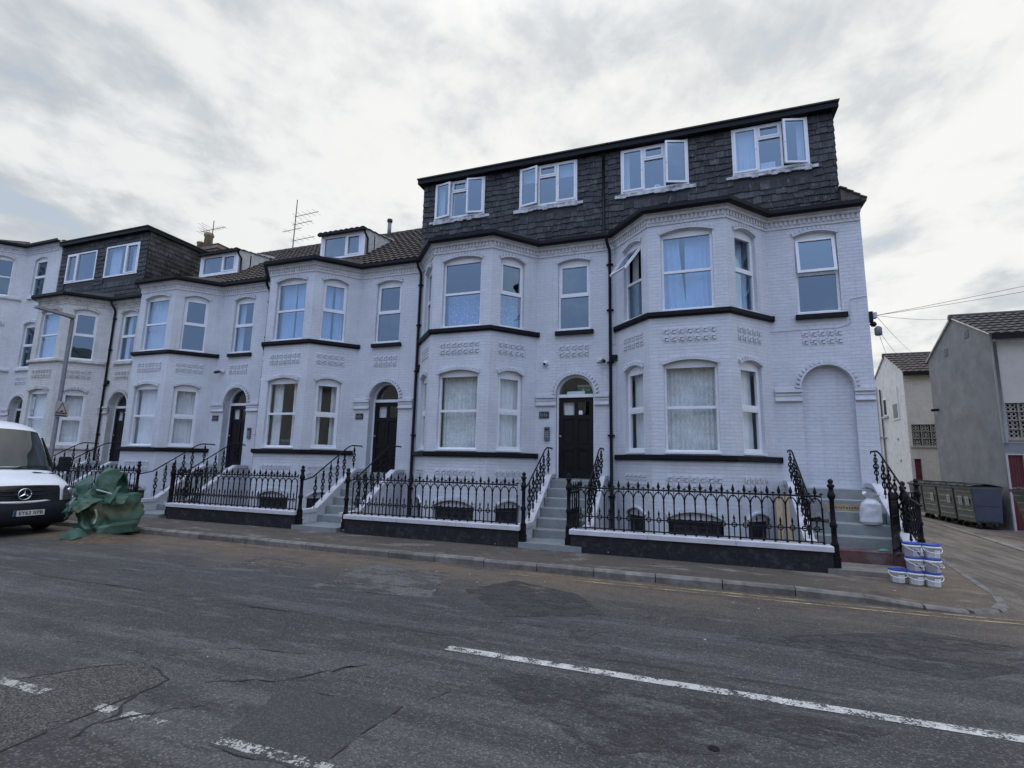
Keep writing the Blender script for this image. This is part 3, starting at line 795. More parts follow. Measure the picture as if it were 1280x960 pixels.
# dirty white house: dark slate attic
W1 = [(-24.02, -22.20, 7.18, 8.42), (-21.65, -19.75, 7.18, 8.45)]
L1 = mansard(P1, -24.44, -19.30, 6.2, 8.80, W1, M['slate'], over=(0, .08), slate=(.34, .17, .006))
def casement2(P, L, u0, u1, z0, z1, split, d=.03, cur='none'):
    f = MB(); m = M['upvc']; fw = .06; d0, d1 = d - .07, d
    us = u0 + (u1 - u0) * split
    ubox(f, L, u0, u0 + fw, d0, d1, z0, z1, m); ubox(f, L, u1 - fw, u1, d0, d1, z0, z1, m); ubox(f, L, u0 + fw, u1 - fw, d0, d1, z0, z0 + fw, m); ubox(f, L, u0 + fw, u1 - fw, d0, d1, z1 - fw, z1, m)
    ubox(f, L, us - .035, us + .035, d0, d1 + .006, z0 + fw, z1 - fw, m)
    a, b = (us + .035, u1 - fw) if split > .5 else (u0 + fw, us - .035)
    for q in ((a, a + .045, z0 + fw, z1 - fw), (b - .045, b, z0 + fw, z1 - fw), (a + .045, b - .045, z0 + fw, z0 + fw + .045), (a + .045, b - .045, z1 - fw - .045, z1 - fw)): ubox(f, L, q[0], q[1], d0 + .01, d1 + .012, q[2], q[3], m)
    part = f.build('window', P); g = MB()
    for a, b in ((u0 + fw, us - .035), (us + .035, u1 - fw)): g.quad(*[L.p(x, d - .035, z) for x, z in ((a, z0 + fw), (b, z0 + fw), (b, z1 - fw), (a, z1 - fw))], M['glassblue'])
    g.build('pane', part); curtain(L, u0 + fw, u1 - fw, z0 + fw, z1 - fw, d - .2, cur, part)
for (a, b, c_, d_), sp, cu in zip(W1, (.36, .62), ('none', 'drapes')): casement2(P1, L1, a + 24.44, b + 24.44, c_, d_, sp, cur=cu)
c = MB(); Lc = Loc((-19.30, .03), (-19.30, 6)); 
c.add([Lc.p(0, 0, 6.2), Lc.p(5.97, 0, 6.2), Lc.p(5.97, 0, 8.80), Lc.p(0, 0, 8.80)], [(0, 1, 2, 3)], M['blackwall']); slates(c, Lc, 0, 5.97, 6.3, 8.80, [], M['slate'], .36, .18, .006); c.build('mansard_side', P1)
ch = MB(); bk = brick_mat('buff_chimney_brick', (.26, .20, .14), .8, (.06, .05, .04), .5, brickvar=.2)
ch.box(-22.5, -20.6, 3.9, 4.7, 8.9, 9.95, bk); ch.box(-22.56, -20.54, 3.84, 4.76, 9.95, 10.08, bk); ch.box(-22.5, -20.6, 3.9, 4.7, 10.08, 10.2, M['tiledark'])
cp = ch.build('chimney', P1)
potm = mat('clay_chimney_pot', (.36, .26, .16), .8, .2, 6)
for x, rr, h in ((-22.25, .16, .42), (-21.75, .20, .80)):
    c = MB(); c.lathe((x, 4.3, 10.2), [(rr, 0), (rr * .9, h * .75), (rr * 1.12, h * .8), (rr * 1.12, h * .9), (rr * .95, h), (rr * .7, h), (rr * .7, h * .5)], potm, 12); c.build('chimney_pot', cp)

# pitched roofs with dormers
def pitched(P, x0, x1, dx0, dx1, zs, zt, split, flue=None):
    ya, za, yb, zb = -.12, 6.24, 4.0, 9.33; k = (zb - za) / (yb - ya)
    r = MB(); tile_roof(r, x0, x1, ya, za, yb, zb, M['tile'])
    r.quad((x0, yb, zb), (x1, yb, zb), (x1, 9.2, 6.2), (x0, 9.2, 6.2), M['tiledark'])
    for s in range(int((x1 - x0) / .42)):
        x = x0 + .42 * s; r.lathe((x, yb, zb - .02), [(.13, 0), (.115, .40)], M['tiledark'], 10, axis='x')
    r.quad((x1 - .01, ya, za - .1), (x1 - .01, 9.2, 6.1), (x1 - .01, yb, zb), (x1 - .01, yb, zb), M['lavtrim'])
    r.build('roof', P)
    def zr(y): return za + k * (y - ya)
    yf = 1.0; d = MB(); wm = M['coping']; Ld = Loc((dx0, yf), (dx1, yf))
    wall_seg(d, Ld, zr(yf) - .15, zt, [[(.10, zs), (Ld.len - .14, zs), (Ld.len - .14, zt - .08), (.10, zt - .08)]], M['upvc'], depth=.1)
    ye = 2.75; ze = zt + .10
    rw = mat('rough_white_render', (.60, .61, .61), .8, .1, 6, bump=.02, bscale=12, dirt=((.3, .3, .29), 7, .5))
    for x in (dx0, dx1):
        d.add([(x, yf, zr(yf) - .15), (x, yf, zt), (x, ye + .2, zr(ye) + .1), (x, ye + .2, zr(ye) - .4)], [(0, 1, 2, 3)], rw)
    d.box(dx0, dx1, yf + .5, yf + .55, zr(yf) - .1, zt - .02, M['interior'])
    dp = d.build('dormer', P)
    t = MB(); tile_roof(t, dx0 - .06, dx1 + .05, yf - .12, zt - .01, ye + .3, zt + .02 + .28, M['tiledark'], row=.3)
    t.box(dx0 - .06, dx1 + .05, yf - .14, yf - .03, zt - .055, zt + .02, M['pvcdark'])
    t.build('dormer_roof', dp)
    g = MB(); x = dx1 + .05
    g.tube([(x - .02, yf - .09, zt - .05), (x - .01, yf - .08, zt - .16), (x + .02, yf + .05, zt - .32), (x + .02, yf + .06, zr(yf) + .12)], .035, M['pvcdark'], 8); g.build('dormer_pipe', dp)
    casement2(P, Ld, .10, Ld.len - .14, zs, zt - .08, split, d=-.02, cur='none')
    if flue:
        g = MB(); g.lathe((flue, 3.7, zr(3.7) - .1), [(.075, 0), (.075, .75)], M['grey_metal'], 10); g.lathe((flue, 3.7, zr(3.7) + .62), [(.10, 0), (.11, .06), (.10, .12), (.03, .15)], M['tiledark'], 10); g.build('flue', P)
pitched(P2, -18.75, -13.06, -17.75, -15.80, 7.20, 8.02, .60)
pitched(P3, -13.05, -7.47, -12.05, -10.22, 7.16, 8.06, .60, flue=-11.15)
# ------------------------------------------------------------------ ground
def struct(mb, name, **kw):
    o = mb.build(name, None, origin=Vector((0, 0, 0)), **kw); o['kind'] = 'structure'; return o

def road_mat():
    m, t = new_mat('asphalt_road'); p = t.pos; X, Y, Z = t.sep(p)
    big = t.noise(t.mapping(p, (.35, 1, 1)), .55, 6, .6); med = t.noise(p, 2.3, 6, .62); fine = t.noise(p, 60, 3, .7)
    agg = t.voro(p, 95)['Color']; ag = t.sep(agg)[0]
    c = t.mix(big, (.020, .020, .020), (.040, .040, .040))
    c = t.mix(t.rng(med, .45, .68, 0, .55), c, (.034, .034, .036))
    # dark worn bands along the wheel tracks and paler traffic film
    tr = t.noise(t.mapping(p, (.22, 2.4, 1)), 1.0, 5, .6)
    c = t.mix(t.rng(tr, .48, .62, 0, .8), c, (.055, .055, .055))
    w2 = t.noise(t.mapping(p, (.8, 4.2, 1)), 1.6, 9, .72)
    c = t.mix(t.rng(w2, .54, .62, 0, .55), c, (.072, .071, .070))
    c = t.mix(t.rng(w2, .44, .37, 0, .6), c, (.024, .024, .026))
    c = t.mix(t.rng(tr, .30, .42, .5, 0), c, (.026, .026, .028))
    c = t.mix(1.0, c, t.rng(ag, 0, 1, .58, 1.45, False), 'MULTIPLY')
    c = t.mix(t.rng(ag, .86, .96, 0, .32), c, (.17, .165, .155))
    # sandy dust by the kerb, strongest near the spilled bag
    wob = t.math('ADD', Y, t.math('MULTIPLY', t.math('SUBTRACT', t.noise(p, .8, 5, .65), .5), 2.2))
    near = t.rng(wob, -6.6, -4.9); lft = t.rng(X, -3, 2.5, 1, .55); far = t.rng(X, -18, -12)
    side = t.math('MULTIPLY', t.rng(X, 2.6, 4.6), t.rng(Y, -5.6, -3.6))
    d = t.math('MULTIPLY', t.math('MULTIPLY', near, lft), far)
    d = t.math('MULTIPLY', d, t.rng(t.noise(t.mapping(p, (.5, 1.6, 1)), 1.7, 7, .7), .34, .56, .25, 1.0))
    c = t.mix(d, c, t.mix(1.0, t.mix(t.noise(p, 5, 4), (.066, .049, .034), (.108, .084, .061)), t.rng(ag, 0, 1, .6, 1.4, False), 'MULTIPLY'))
    # the side street: paler, streaky, sandy
    st = t.rng(t.noise(t.mapping(p, (2.4, .30, 1), (0, 0, 0), (0, 0, .10)), 1.5, 7, .68), .38, .62)
    sc_ = t.mix(st, (.056, .048, .039), (.125, .107, .085))
    sc_ = t.mix(1.0, sc_, t.rng(ag, 0, 1, .7, 1.3, False), 'MULTIPLY')
    c = t.mix(t.math('MULTIPLY', side, .95), c, sc_)
    # cracks
    e = t.new('ShaderNodeTexVoronoi', feature='DISTANCE_TO_EDGE'); e.inputs['Scale'].default_value = .42
    wp = t.new('ShaderNodeVectorMath', operation='ADD'); t.put(wp.inputs[0], p)
    nz = t.new('ShaderNodeTexNoise'); nz.inputs['Scale'].default_value = 2.2; nz.inputs['Detail'].default_value = 6; t.put(nz.inputs['Vector'], p)
    sm = t.new('ShaderNodeVectorMath', operation='SCALE'); t.put(sm.inputs[0], nz.outputs['Color']); sm.inputs['Scale'].default_value = .9
    t.l.new(sm.outputs[0], wp.inputs[1]); t.l.new(wp.outputs[0], e.inputs['Vector'])
    ck = t.math('MULTIPLY', t.rng(e.outputs['Distance'], .002, .008, .5, 0), t.rng(t.noise(p, .9, 4), .54, .62))
    c = t.mix(t.math('MULTIPLY', ck, .8), c, (.012, .012, .013))
    # tar seam running along the road
    sy = t.math('ADD', Y, t.math('MULTIPLY', t.math('SUBTRACT', t.noise(p, 3.0, 5), .5), .10))
    seam = t.math('MULTIPLY', t.rng(t.math('ABSOLUTE', t.math('ADD', sy, 7.70)), .012, .035, 1, 0), t.rng(t.noise(t.mapping(p, (1, .1, 1)), 1.1, 4), .50, .56))
    c = t.mix(t.math('MULTIPLY', seam, .7), c, (.013, .013, .014))
    # dark oil spots
    sp = t.voro(p, .9)['Distance']
    c = t.mix(t.math('MULTIPLY', t.rng(t.math('ADD', sp, t.math('MULTIPLY', fine, .05)), .06, .11, 1, 0), t.rng(t.noise(p, .6, 2), .5, .6, 0, .6)), c, (.016, .016, .017))
    c = t.mix(1.0, c, (1.62, 1.58, 1.52), 'MULTIPLY')
    t.put(t.b.inputs['Base Color'], c)
    t.put(t.b.inputs['Roughness'], t.rng(med, .3, .7, .62, .88))
    t.b.inputs['Specular IOR Level'].default_value = .4
    h = t.math('ADD', t.math('MULTIPLY', ag, .7), t.math('SUBTRACT', t.math('MULTIPLY', med, 1.5), t.math('MULTIPLY', t.math('ADD', ck, seam), 2.0)))
    t.put(t.b.inputs['Normal'], t.bump(h, .006))
    return m
b = MB()
b.quad((-700, -700, ZR), (700, -700, ZR), (700, 900, ZR), (-700, 900, ZR), road_mat()); struct(b, 'road')

def pave_mat():
    m, t = new_mat('pavement_asphalt'); p = t.pos; X, Y, Z = t.sep(p)
    ag = t.sep(t.voro(p, 110)['Color'])[0]
    c = t.mix(t.noise(t.mapping(p, (.5, 1, 1)), 1.1, 6, .65), (.040, .036, .032), (.095, .085, .073))
    c = t.mix(t.rng(t.noise(t.mapping(p, (.7, 1.4, 1)), 1.7, 8, .74), .53, .64, 0, .75), c, (.20, .185, .165))
    c = t.mix(t.rng(t.noise(p, 2.4, 7, .74), .44, .36, 0, .6), c, (.026, .024, .022))
    c = t.mix(t.math('MULTIPLY', t.rng(X, 1.6, 3.2), t.rng(t.noise(p, 1.2, 5, .6), .35, .6, .2, .7)), c, (.135, .108, .078))
    c = t.mix(1.0, c, t.rng(ag, 0, 1, .6, 1.45, False), 'MULTIPLY')
    c = t.mix(1.0, c, (1.32, 1.2, 1.08), 'MULTIPLY')
    t.put(t.b.inputs['Base Color'], c); t.b.inputs['Roughness'].default_value = .85
    t.put(t.b.inputs['Normal'], t.bump(t.math('ADD', ag, t.math('MULTIPLY', t.noise(p, 4, 5), 2)), .005))
    return m
pv = pave_mat()
KE = [(-60, -4.36), (1.2, -4.36), (2.0, -4.37), (2.6, -4.42), (3.05, -4.40), (3.38, -4.20), (3.60, -3.85), (3.78, -3.3), (3.92, -2.5), (4.08, -1.6), (4.3, -.4), (4.62, 1.5), (5.1, 14)]
KZ = [ZP, ZP, ZP - .02, ZP - .065, ZP - .085, ZP - .085, ZP - .085, ZP - .09, ZP - .092, ZP - .092, ZP - .09, ZP - .08, ZP - .08]
b = MB()
pts = KE + [(2.0, 14), (2.0, -2.2), (-60, -2.2)]
zz = KZ + [ZP, ZP, ZP]
inner = [(1.2, -3.3, ZP), (2.2, -3.2, ZP - .01), (3.0, -3.0, ZP - .03), (3.3, -1.4, ZP - .02), (3.4, 0, ZP - .02)]
tr = tessellate_polygon([[Vector((x, y, 0)) for x, y in pts]])
PAVT = list(tr); PV3 = [Vector((x, y, z)) for (x, y), z in zip(pts, zz)]
def pav_z(x, y):
    for t_ in PAVT:
        a, c, d = (PV3[i] for i in t_); D = (c.y - d.y) * (a.x - d.x) + (d.x - c.x) * (a.y - d.y)
        if abs(D) < 1e-9: continue
        l1 = ((c.y - d.y) * (x - d.x) + (d.x - c.x) * (y - d.y)) / D; l2 = ((d.y - a.y) * (x - d.x) + (a.x - d.x) * (y - d.y)) / D
        if l1 >= -1e-6 and l2 >= -1e-6 and l1 + l2 <= 1 + 1e-6: return l1 * a.z + l2 * c.z + (1 - l1 - l2) * d.z
    return ZP
b.add([(x, y, z) for (x, y), z in zip(pts, zz)], [tuple(t) for t in tr], pv); struct(b, 'pavement')

kerbm = mat('kerb_concrete', (.165, .152, .135), .85, .3, 5, bump=.006, bscale=40, island=.22, dirt=((.07, .06, .05), 7, .6))
b = MB()
def stone(p, q, z0, z1, wdt=.13):
    d = (Vector(q) - Vector(p)).normalized(); n = Vector((d.y, -d.x)); p2 = Vector(p) + d * .006; q2 = Vector(q) - d * .006
    ch = .03
    prof = [(0, -1.45), (wdt, -1.45), (wdt, -ch), (wdt - ch, 0.0), (0, 0.0)]
    vs = []
    for e, z in ((p2, z0), (q2, z1)):
        for o, h in prof: vs.append((e.x + n.x * o, e.y + n.y * o, z + (h if h > -1 else -.25)))
    b.add(vs, [(0, 1, 6, 5), (1, 2, 7, 6), (2, 3, 8, 7), (3, 4, 9, 8), (4, 0, 5, 9), (0, 4, 3, 2, 1), (5, 6, 7, 8, 9)], kerbm)
x = -60.0
while x < 1.15:
    j = random.uniform(-.006, .006); stone((x, -4.363), (x + .9, -4.363), ZP + .006 + j, ZP + .006 + random.uniform(-.006, .006)); x += .9
for k in range(2, len(KE) - 1):
    (xa, ya), (xb, yb) = KE[k], KE[k + 1]; L_ = math.hypot(xb - xa, yb - ya); n = max(1, round(L_ / .75))
    for i in range(n):
        f, g_ = i / n, (i + 1) / n
        stone((xa + (xb - xa) * f, ya + (yb - ya) * f), (xa + (xb - xa) * g_, ya + (yb - ya) * g_), KZ[k] + (KZ[k + 1] - KZ[k]) * f + .006, KZ[k] + (KZ[k + 1] - KZ[k]) * g_ + .006, .12)
stone((x, -4.363), (2.0, -4.37), ZP + .004, ZP - .014)
struct(b, 'kerb')

def wornpaint(name, col, wear, dust=0.0, stretch=(1, 1, 1)):
    m, t = new_mat(name); p = t.mapping(t.pos, stretch)
    ag = t.sep(t.voro(t.pos, 95)['Color'])[0]
    w = t.math('ADD', t.noise(p, 7, 7, .75), t.math('MULTIPLY', ag, .14))
    al = t.rng(w, wear - .04, wear + .04, 1, 0)
    if dust: al = t.math('MULTIPLY', al, t.rng(t.sep(t.pos)[0], -5, 1.2, .30, 1))
    c = t.mix(1.0, col, t.rng(t.noise(t.pos, 14, 4), .3, .7, .7, 1.1), 'MULTIPLY')
    if dust: c = t.mix(t.rng(t.noise(t.pos, 2.5, 4), .35, .6, 0, dust), c, (.12, .09, .06))
    t.put(t.b.inputs['Base Color'], c); t.b.inputs['Roughness'].default_value = .75
    t.put(t.b.inputs['Alpha'], al)
    return m
wp_ = wornpaint('worn_white_road_paint', (.60, .59, .55), .60)
wd_ = wornpaint('very_worn_white_road_paint', (.50, .49, .46), .545)
yp = wornpaint('worn_yellow_road_paint', (.46, .34, .18), .60, .6, (.5, 1, 1))
def marking(x0, x1, y0, y1, m, z=ZR + .004, seg=.5, jit=.004, shift=lambda x: 0):
    b = MB(); n = max(1, int((x1 - x0) / seg)); top = []; bot = []
    for i in range(n + 1):
        x = x0 + (x1 - x0) * i / n
        bot.append((x, y0 + random.uniform(-jit, jit) + shift(x), z)); top.append((x, y1 + random.uniform(-jit, jit) + shift(x), z))
    for i in range(n): b.quad(bot[i], bot[i + 1], top[i + 1], top[i], m)
    struct(b, 'road_marking')
marking(-2.18, 5.6, -8.06, -7.95, wp_)
for a, c in ((-6.15, -5.5), (-4.96, -4.38), (-3.88, -3.66), (-3.56, -3.22), (-2.75, -1.93), (-1.5, -.9)): marking(a, c, -9.945, -9.86, wd_, seg=.06, jit=.007)
ycurve = lambda x: 0 if x < 2.2 else .025 * (x - 2.2) ** 2
marking(-9.0, 9, -4.70, -4.645, yp, seg=.6, shift=ycurve); marking(-9.0, 9, -4.86, -4.805, yp, seg=.6, shift=ycurve)

def patch(pts, col1, col2, wear, agg=.6, name='road_patch', rough=.85, z=ZR + .002, edge=None, scale=3.2):
    m, t = new_mat('patched_surface'); p = t.pos
    ag = t.sep(t.voro(p, 105)['Color'])[0]
    c = t.mix(t.noise(p, scale, 7, .7), col1, col2)
    c = t.mix(1.0, c, t.rng(ag, 0, 1, 1 - agg, 1 + agg, False), 'MULTIPLY')
    c = t.mix(t.rng(ag, .8, .92, 0, agg * .5), c, (.22, .21, .19))
    t.put(t.b.inputs['Base Color'], c); t.b.inputs['Roughness'].default_value = rough
    if wear < 1: t.put(t.b.inputs['Alpha'], t.rng(t.noise(t.mapping(p, (.7, 1.5, 1)), 2.6, 7, .72), wear - .07, wear + .07, 1, 0))
    t.put(t.b.inputs['Normal'], t.bump(ag, .006))
    b = MB(); P2 = []
    for i in range(len(pts)):
        a, q = Vector(pts[i]), Vector(pts[(i + 1) % len(pts)]); n = max(2, int((q - a).length / .12)); pr = Vector((q - a).yx) * Vector((1, -1)); pr.normalize()
        for k in range(n): P2.append(a.lerp(q, k / n) + pr * random.uniform(-.018, .018))
    tr = tessellate_polygon([[Vector((v.x, v.y, 0)) for v in P2]])
    b.add([(v.x, v.y, z) for v in P2], [tuple(f) for f in tr], m); struct(b, name)
    if edge:
        e = MB(); n = len(P2)
        for i in range(n):
            if random.random() < edge[1]:
                a, q = P2[i], P2[(i + 1) % n]; pr = Vector((-(q - a).y, (q - a).x)).normalized(); w1, w2 = random.uniform(.006, edge[0]), random.uniform(.006, edge[0])
                e.quad((*(a - pr * w1), z + .002), (*(q - pr * w2), z + .002), (*(q + pr * w2), z + .002), (*(a + pr * w1), z + .002), tar)
        struct(e, 'road_crack')
tar = mat('bitumen_crack', (.010, .010, .011), .6, .2, 12)
patch([(-4.85, -6.75), (-5.05, -5.05), (-3.60, -5.15), (-3.15, -6.55)], (.07, .068, .064), (.165, .157, .142), .54, .7, edge=(.006, .3))
patch([(-7.0, -6.5), (-7.0, -5.4), (-5.9, -5.5), (-5.85, -6.3)], (.05, .05, .05), (.14, .135, .12), .52, .4)
patch([(-5.3, -10.6), (-4.62, -9.55), (-4.28, -9.25), (-3.80, -9.42), (-3.76, -9.98), (-3.72, -10.7), (-4.0, -11.6)], (.044, .042, .039), (.080, .077, .071), 1, .8, edge=(.009, .6))
patch([(-2.02, -9.95), (-1.95, -9.12), (-2.9, -9.2), (-2.75, -9.98)], (.044, .043, .041), (.062, .061, .058), 1, .35, edge=(.005, .25))
patch([(-2.95, -6.0), (-2.5, -5.2), (-1.5, -5.6), (-1.0, -6.4), (-2.0, -6.9)], (.034, .033, .032), (.050, .049, .047), .52, .4)
patch([(.3, -6.6), (2.2, -5.6), (3.6, -5.9), (2.0, -7.0)], (.036, .035, .034), (.052, .051, .049), .50, .4)
patch([(-.6, -9.2), (-1.8, -8.3), (-1.0, -8.15), (1.2, -8.2), (.6, -8.7)], (.036, .035, .034), (.052, .051, .049), .48, .4)
def crack(path, w, m=None):
    e = MB(); P2 = []
    for i in range(len(path) - 1):
        a, q = Vector(path[i]), Vector(path[i + 1]); n = max(2, int((q - a).length / .05))
        for k in range(n):
            v = a.lerp(q, k / n); P2.append(v + Vector((mnoise.noise((v.x * 7, v.y * 7, 1)), mnoise.noise((v.x * 7, v.y * 7, 9)))) * .05)
    for i in range(len(P2) - 1):
        a, q = P2[i], P2[i + 1]; d = (q - a).normalized(); pr = Vector((-d.y, d.x))
        w *= 1.0; w1 = .45 * w * (.1 + 1.5 * abs(mnoise.noise((a.x * 5, a.y * 5, 3)))) ; w2 = .45 * w * (.1 + 1.5 * abs(mnoise.noise((q.x * 5, q.y * 5, 3))))
        e.quad((*(a - pr * w1), ZR + .005), (*(q - pr * w2), ZR + .005), (*(q + pr * w2), ZR + .005), (*(a + pr * w1), ZR + .005), tar)
    struct(e, 'road_crack')
crack([(-3.55, -10.25), (-3.62, -9.95), (-3.85, -9.5)], .045); crack([(-3.62, -10.1), (-3.35, -9.75), (-3.0, -9.5)], .02)
crack([(-3.5, -9.35), (-3.25, -9.2), (-2.95, -9.1), (-2.7, -8.95)], .022); crack([(-3.0, -9.1), (-2.75, -8.72), (-2.55, -8.55)], .03)
crack([(-2.78, -8.85), (-2.68, -8.6)], .055); crack([(-4.3, -9.3), (-4.2, -8.9), (-3.7, -8.7), (-3.2, -8.6)], .012)
crack([(-1.85, -8.98), (-1.75, -8.72)], .02); crack([(-8.5, -7.75), (-7, -7.7), (-6.4, -7.72)], .02); crack([(-4.9, -7.72), (-3.6, -7.68)], .022)
crack([(-2.1, -7.1), (-1.3, -7.05)], .016); crack([(-5.4, -9.2), (-4.8, -9.0), (-4.3, -9.3)], .01)
crack([(.9, -6.7), (1.5, -6.72)], .012)
# small iron cover in the carriageway
b = MB(); b.lathe((.05, -8.88, ZR), [(.034, .001), (.034, .006), (.028, .007), (.028, .004), (.012, .004), (.010, .008)], M['iron'], 16)
b.build('stopcock_cover', None, label='small round iron stopcock cover in the road in front', category='cover')
# litter on the ground
lit = MB(); lm = mat('pale_litter', (.45, .44, .41), .9, .2, 9)
for k in range(45):
    x, y = random.uniform(-9, 4), random.choice((random.uniform(-5.2, -4.55), random.uniform(-4.3, -2.7), random.uniform(-9, -5)))
    z = ZR if y < -4.52 else ZP - (.03 if x > 2 else 0); s_ = random.uniform(.005, .016); a = random.random() * 3
    lit.add([(x + s_ * math.cos(a + q) * random.uniform(.6, 1.2), y + s_ * math.sin(a + q), z + .003) for q in (0, 1.5, 3.1, 4.6)] + [(x, y, z + .006 + s_ * .5)], [(0, 1, 4), (1, 2, 4), (2, 3, 4), (3, 0, 4)], lm)
o = struct(lit, 'litter'); o['kind'] = 'stuff'

# ------------------------------------------------------------------ front walls, railings, steps
spear = [(.006, 0), (.016, .006), (.010, .018), (.018, .030), (.024, .052), (.019, .078), (.009, .112), (.002, .138)]
small = [(.005, 0), (.011, .01), (.007, .022), (.013, .04), (.008, .066), (.002, .09)]
def bars(mb, fn, length, zt, n=None, tipscale=1.0):
    """one bay of cast railings; fn(s, z) gives the place at s metres along, z up"""
    n = n or max(1, round(length / .183)); p = length / n; m = M['iron']
    zr = zt - .16; zl = zt - .70; zb = zt - .91
    for z, r in ((zr, .017), (zl, .012), (zb, .013)):
        a, c = fn(0, z), fn(length, z); mb.tube([a, c], r, m, 5)
    for i in range(n + 1):
        s = i * p
        mb.tube([fn(s, zt - .955), fn(s, zt - .38)], .0145, m, 6); mb.tube([fn(s, zt - .40), fn(s, zt - .36)], .018, m, 6)
        mb.tube([fn(s, zt - .36), fn(s, zr)], .006, m, 5)
        mb.tube([fn(s, zr), fn(s, zr + .056)], .009, m, 5); mb.tube([fn(s - .028, zr + .034), fn(s + .028, zr + .034)], .010, m, 5)
        mb.tube([fn(s, zt - .965), fn(s, zt - .90)], .020, m, 6)
    for i in range(n):
        s = (i + .5) * p
        mb.tube([fn(s - p / 2 * math.cos(PI * k / 8), zt - .37 + .175 * math.sin(PI * k / 8)) for k in range(9)], .0115, m, 5)
        mb.lathe(fn(s, zr), [(r * tipscale * 1.25, z * 1.15) for r, z in spear], m, 6)
        mb.lathe(fn(s, zr - .075), [(.003, 0), (.013, .022), (.008, .045), (.012, .07)], m, 6)
        mb.tube([fn(s, zb), fn(s, zl - .045)], .010, m, 5)
        mb.tube([fn(s + .040 * math.cos(2 * PI * k / 10), zl + .040 * math.sin(2 * PI * k / 10)) for k in range(11)], .0115, m, 5, cap=False)
        mb.tube([fn(s - .035, zl), fn(s + .035, zl)], .005, m, 4); mb.tube([fn(s, zl - .04), fn(s, zl + .05)], .005, m, 4)
        mb.lathe(fn(s, zl + .05), [(r * 1.5, z * 1.4) for r, z in small], m, 6)
def post(mb, x, y, z0, z1):
    h = z1 - z0
    mb.box(x - .06, x + .06, y - .06, y + .06, z0, z0 + .16, M['iron']); mb.box(x - .05, x + .05, y - .05, y + .05, z0 + .16, z0 + .34, M['iron'])
    pr = [(1.25 * r_, z_) for r_, z_ in [(.045, .34), (.05, .36), (.036, .40), (.033, .62), (.045, .64), (.045, .68), (.031, .72), (.029, h - .34), (.042, h - .32), (.052, h - .28), (.042, h - .24), (.030, h - .20), (.030, h - .15), (.045, h - .13), (.045, h - .10), (.022, h - .085), (.034, h - .055), (.034, h - .03), (.012, h)]]
    mb.lathe((x, y, z0), pr, M['iron'], 10)
def iron_post(x, y, z0, z1, parent):
    b = MB(); post(b, x, y, z0, z1); b.build('post', parent)

WY0, WY1 = -2.62, -2.38
fence_txt = {5: 'beside the bricked-up arch steps', 4: 'below the dotted curtains', 3: 'in front of the house with the larger dormer', 2: 'behind the green bulk bag', 1: 'half hidden behind the van'}
def front(o, x0, x1, idx, postL, postR):
    tx = fence_txt[idx]
    wl = thing('boundary_wall', 'low black front wall with pale coping ' + tx, 'garden wall', ((x0 + x1) / 2, -2.5, ZP), 'low front walls')
    b = MB(); b.bbox(x0, x1, WY0, WY1, ZP - .1, -.955, M['blackwall'], .012); b.build('wall', wl)
    b = MB(); n = max(2, round((x1 - x0) / 1.45)); 
    for k in range(n):
        a = x0 - .02 + (x1 - x0 + .04) * k / n; c = x0 - .02 + (x1 - x0 + .04) * (k + 1) / n
        b.bbox(a, c - .004, WY0 - .035, WY1 + .02, -.953, -.862, M['coping'], .012)
    b.build('coping', wl)
    f = thing('iron_railing', 'black spear-topped iron railing ' + tx, 'railing', ((x0 + x1) / 2, -2.5, -.86), 'iron railings along the front')
    b = MB(); xa, xb = x0 + .09, x1 - .09
    bars(b, lambda s, z: (xa + s, -2.5, z), xb - xa, .085); b.build('railing_panel', f)
    for x, h in ((x0 - .055, postL), (x1 + .055, postR)):
        if h: iron_post(x, -2.52, ZP, h, f)
    return f
front(0, -2.30, 2.06, 5, .19, .22); front(-5.533, -7.50, -3.34, 4, .17, .19); front(-11.152, -13.12, -8.92, 3, .19, .20); front(-16.808, -18.75, -14.56, 2, .19, .20); front(-22.45, -24.4, -20.2, 1, .19, .2)

def steps(xl, xr, label, wallsides, m=None, n=6, first_red=False):
    T = thing('entrance_steps', label, 'steps', ((xl + xr) / 2, -1.2, ZP), 'flights of front steps')
    rise = -ZP / n
    b = MB(); b.bbox(xl, xr, -.47, .30 if not first_red else -.115, ZP - .05, -.005, M['step'], .01); b.build('landing', T)
    for k in range(1, n):
        y0 = -.47 - .275 * k; b = MB()
        b.bbox(xl + .002 * k, xr - .002 * k, y0, y0 + .35, ZP - .05, -rise * k, M['stepred'] if first_red and k == n - 1 else M['step'], .014)
        b.build('tread', T)
    b = MB(); b.box(xl - (.05 if not first_red else -.05), xr + (.05 if not first_red else -.08), -2.64, -1.8, ZP - .12, ZP + (.025 if not first_red else -.012), M['step'] if not first_red else mat('bare_concrete_slab', (.20, .18, .155), .85, .25, 4, bump=.006)); b.build('ground_slab', T)
    for x in wallsides:
        b = MB(); a, c = x - .055, x + .055
        pr = [(0.0, ZP - .05), (0.0, .03), (-.45, .03), (-.60, -.05), (-1.93, -.93), (-2.42, -.94), (-2.42, ZP - .05)]
        b.prism(pr, lambda y, z, d: (d, y, z), a, c, M['lav']); b.build('side_wall', T)
        b = MB()
        cp = [(-.02, .032), (-.45, .032), (-.60, -.048), (-1.93, -.928), (-2.47, -.938), (-2.47, -.85), (-1.90, -.84), (-.57, .05), (-.43, .12), (-.02, .12)]
        b.prism(cp, lambda y, z, d: (d, y, z), a - .035, c + .035, M['coping']); b.build('sloping_coping', T)
    return T
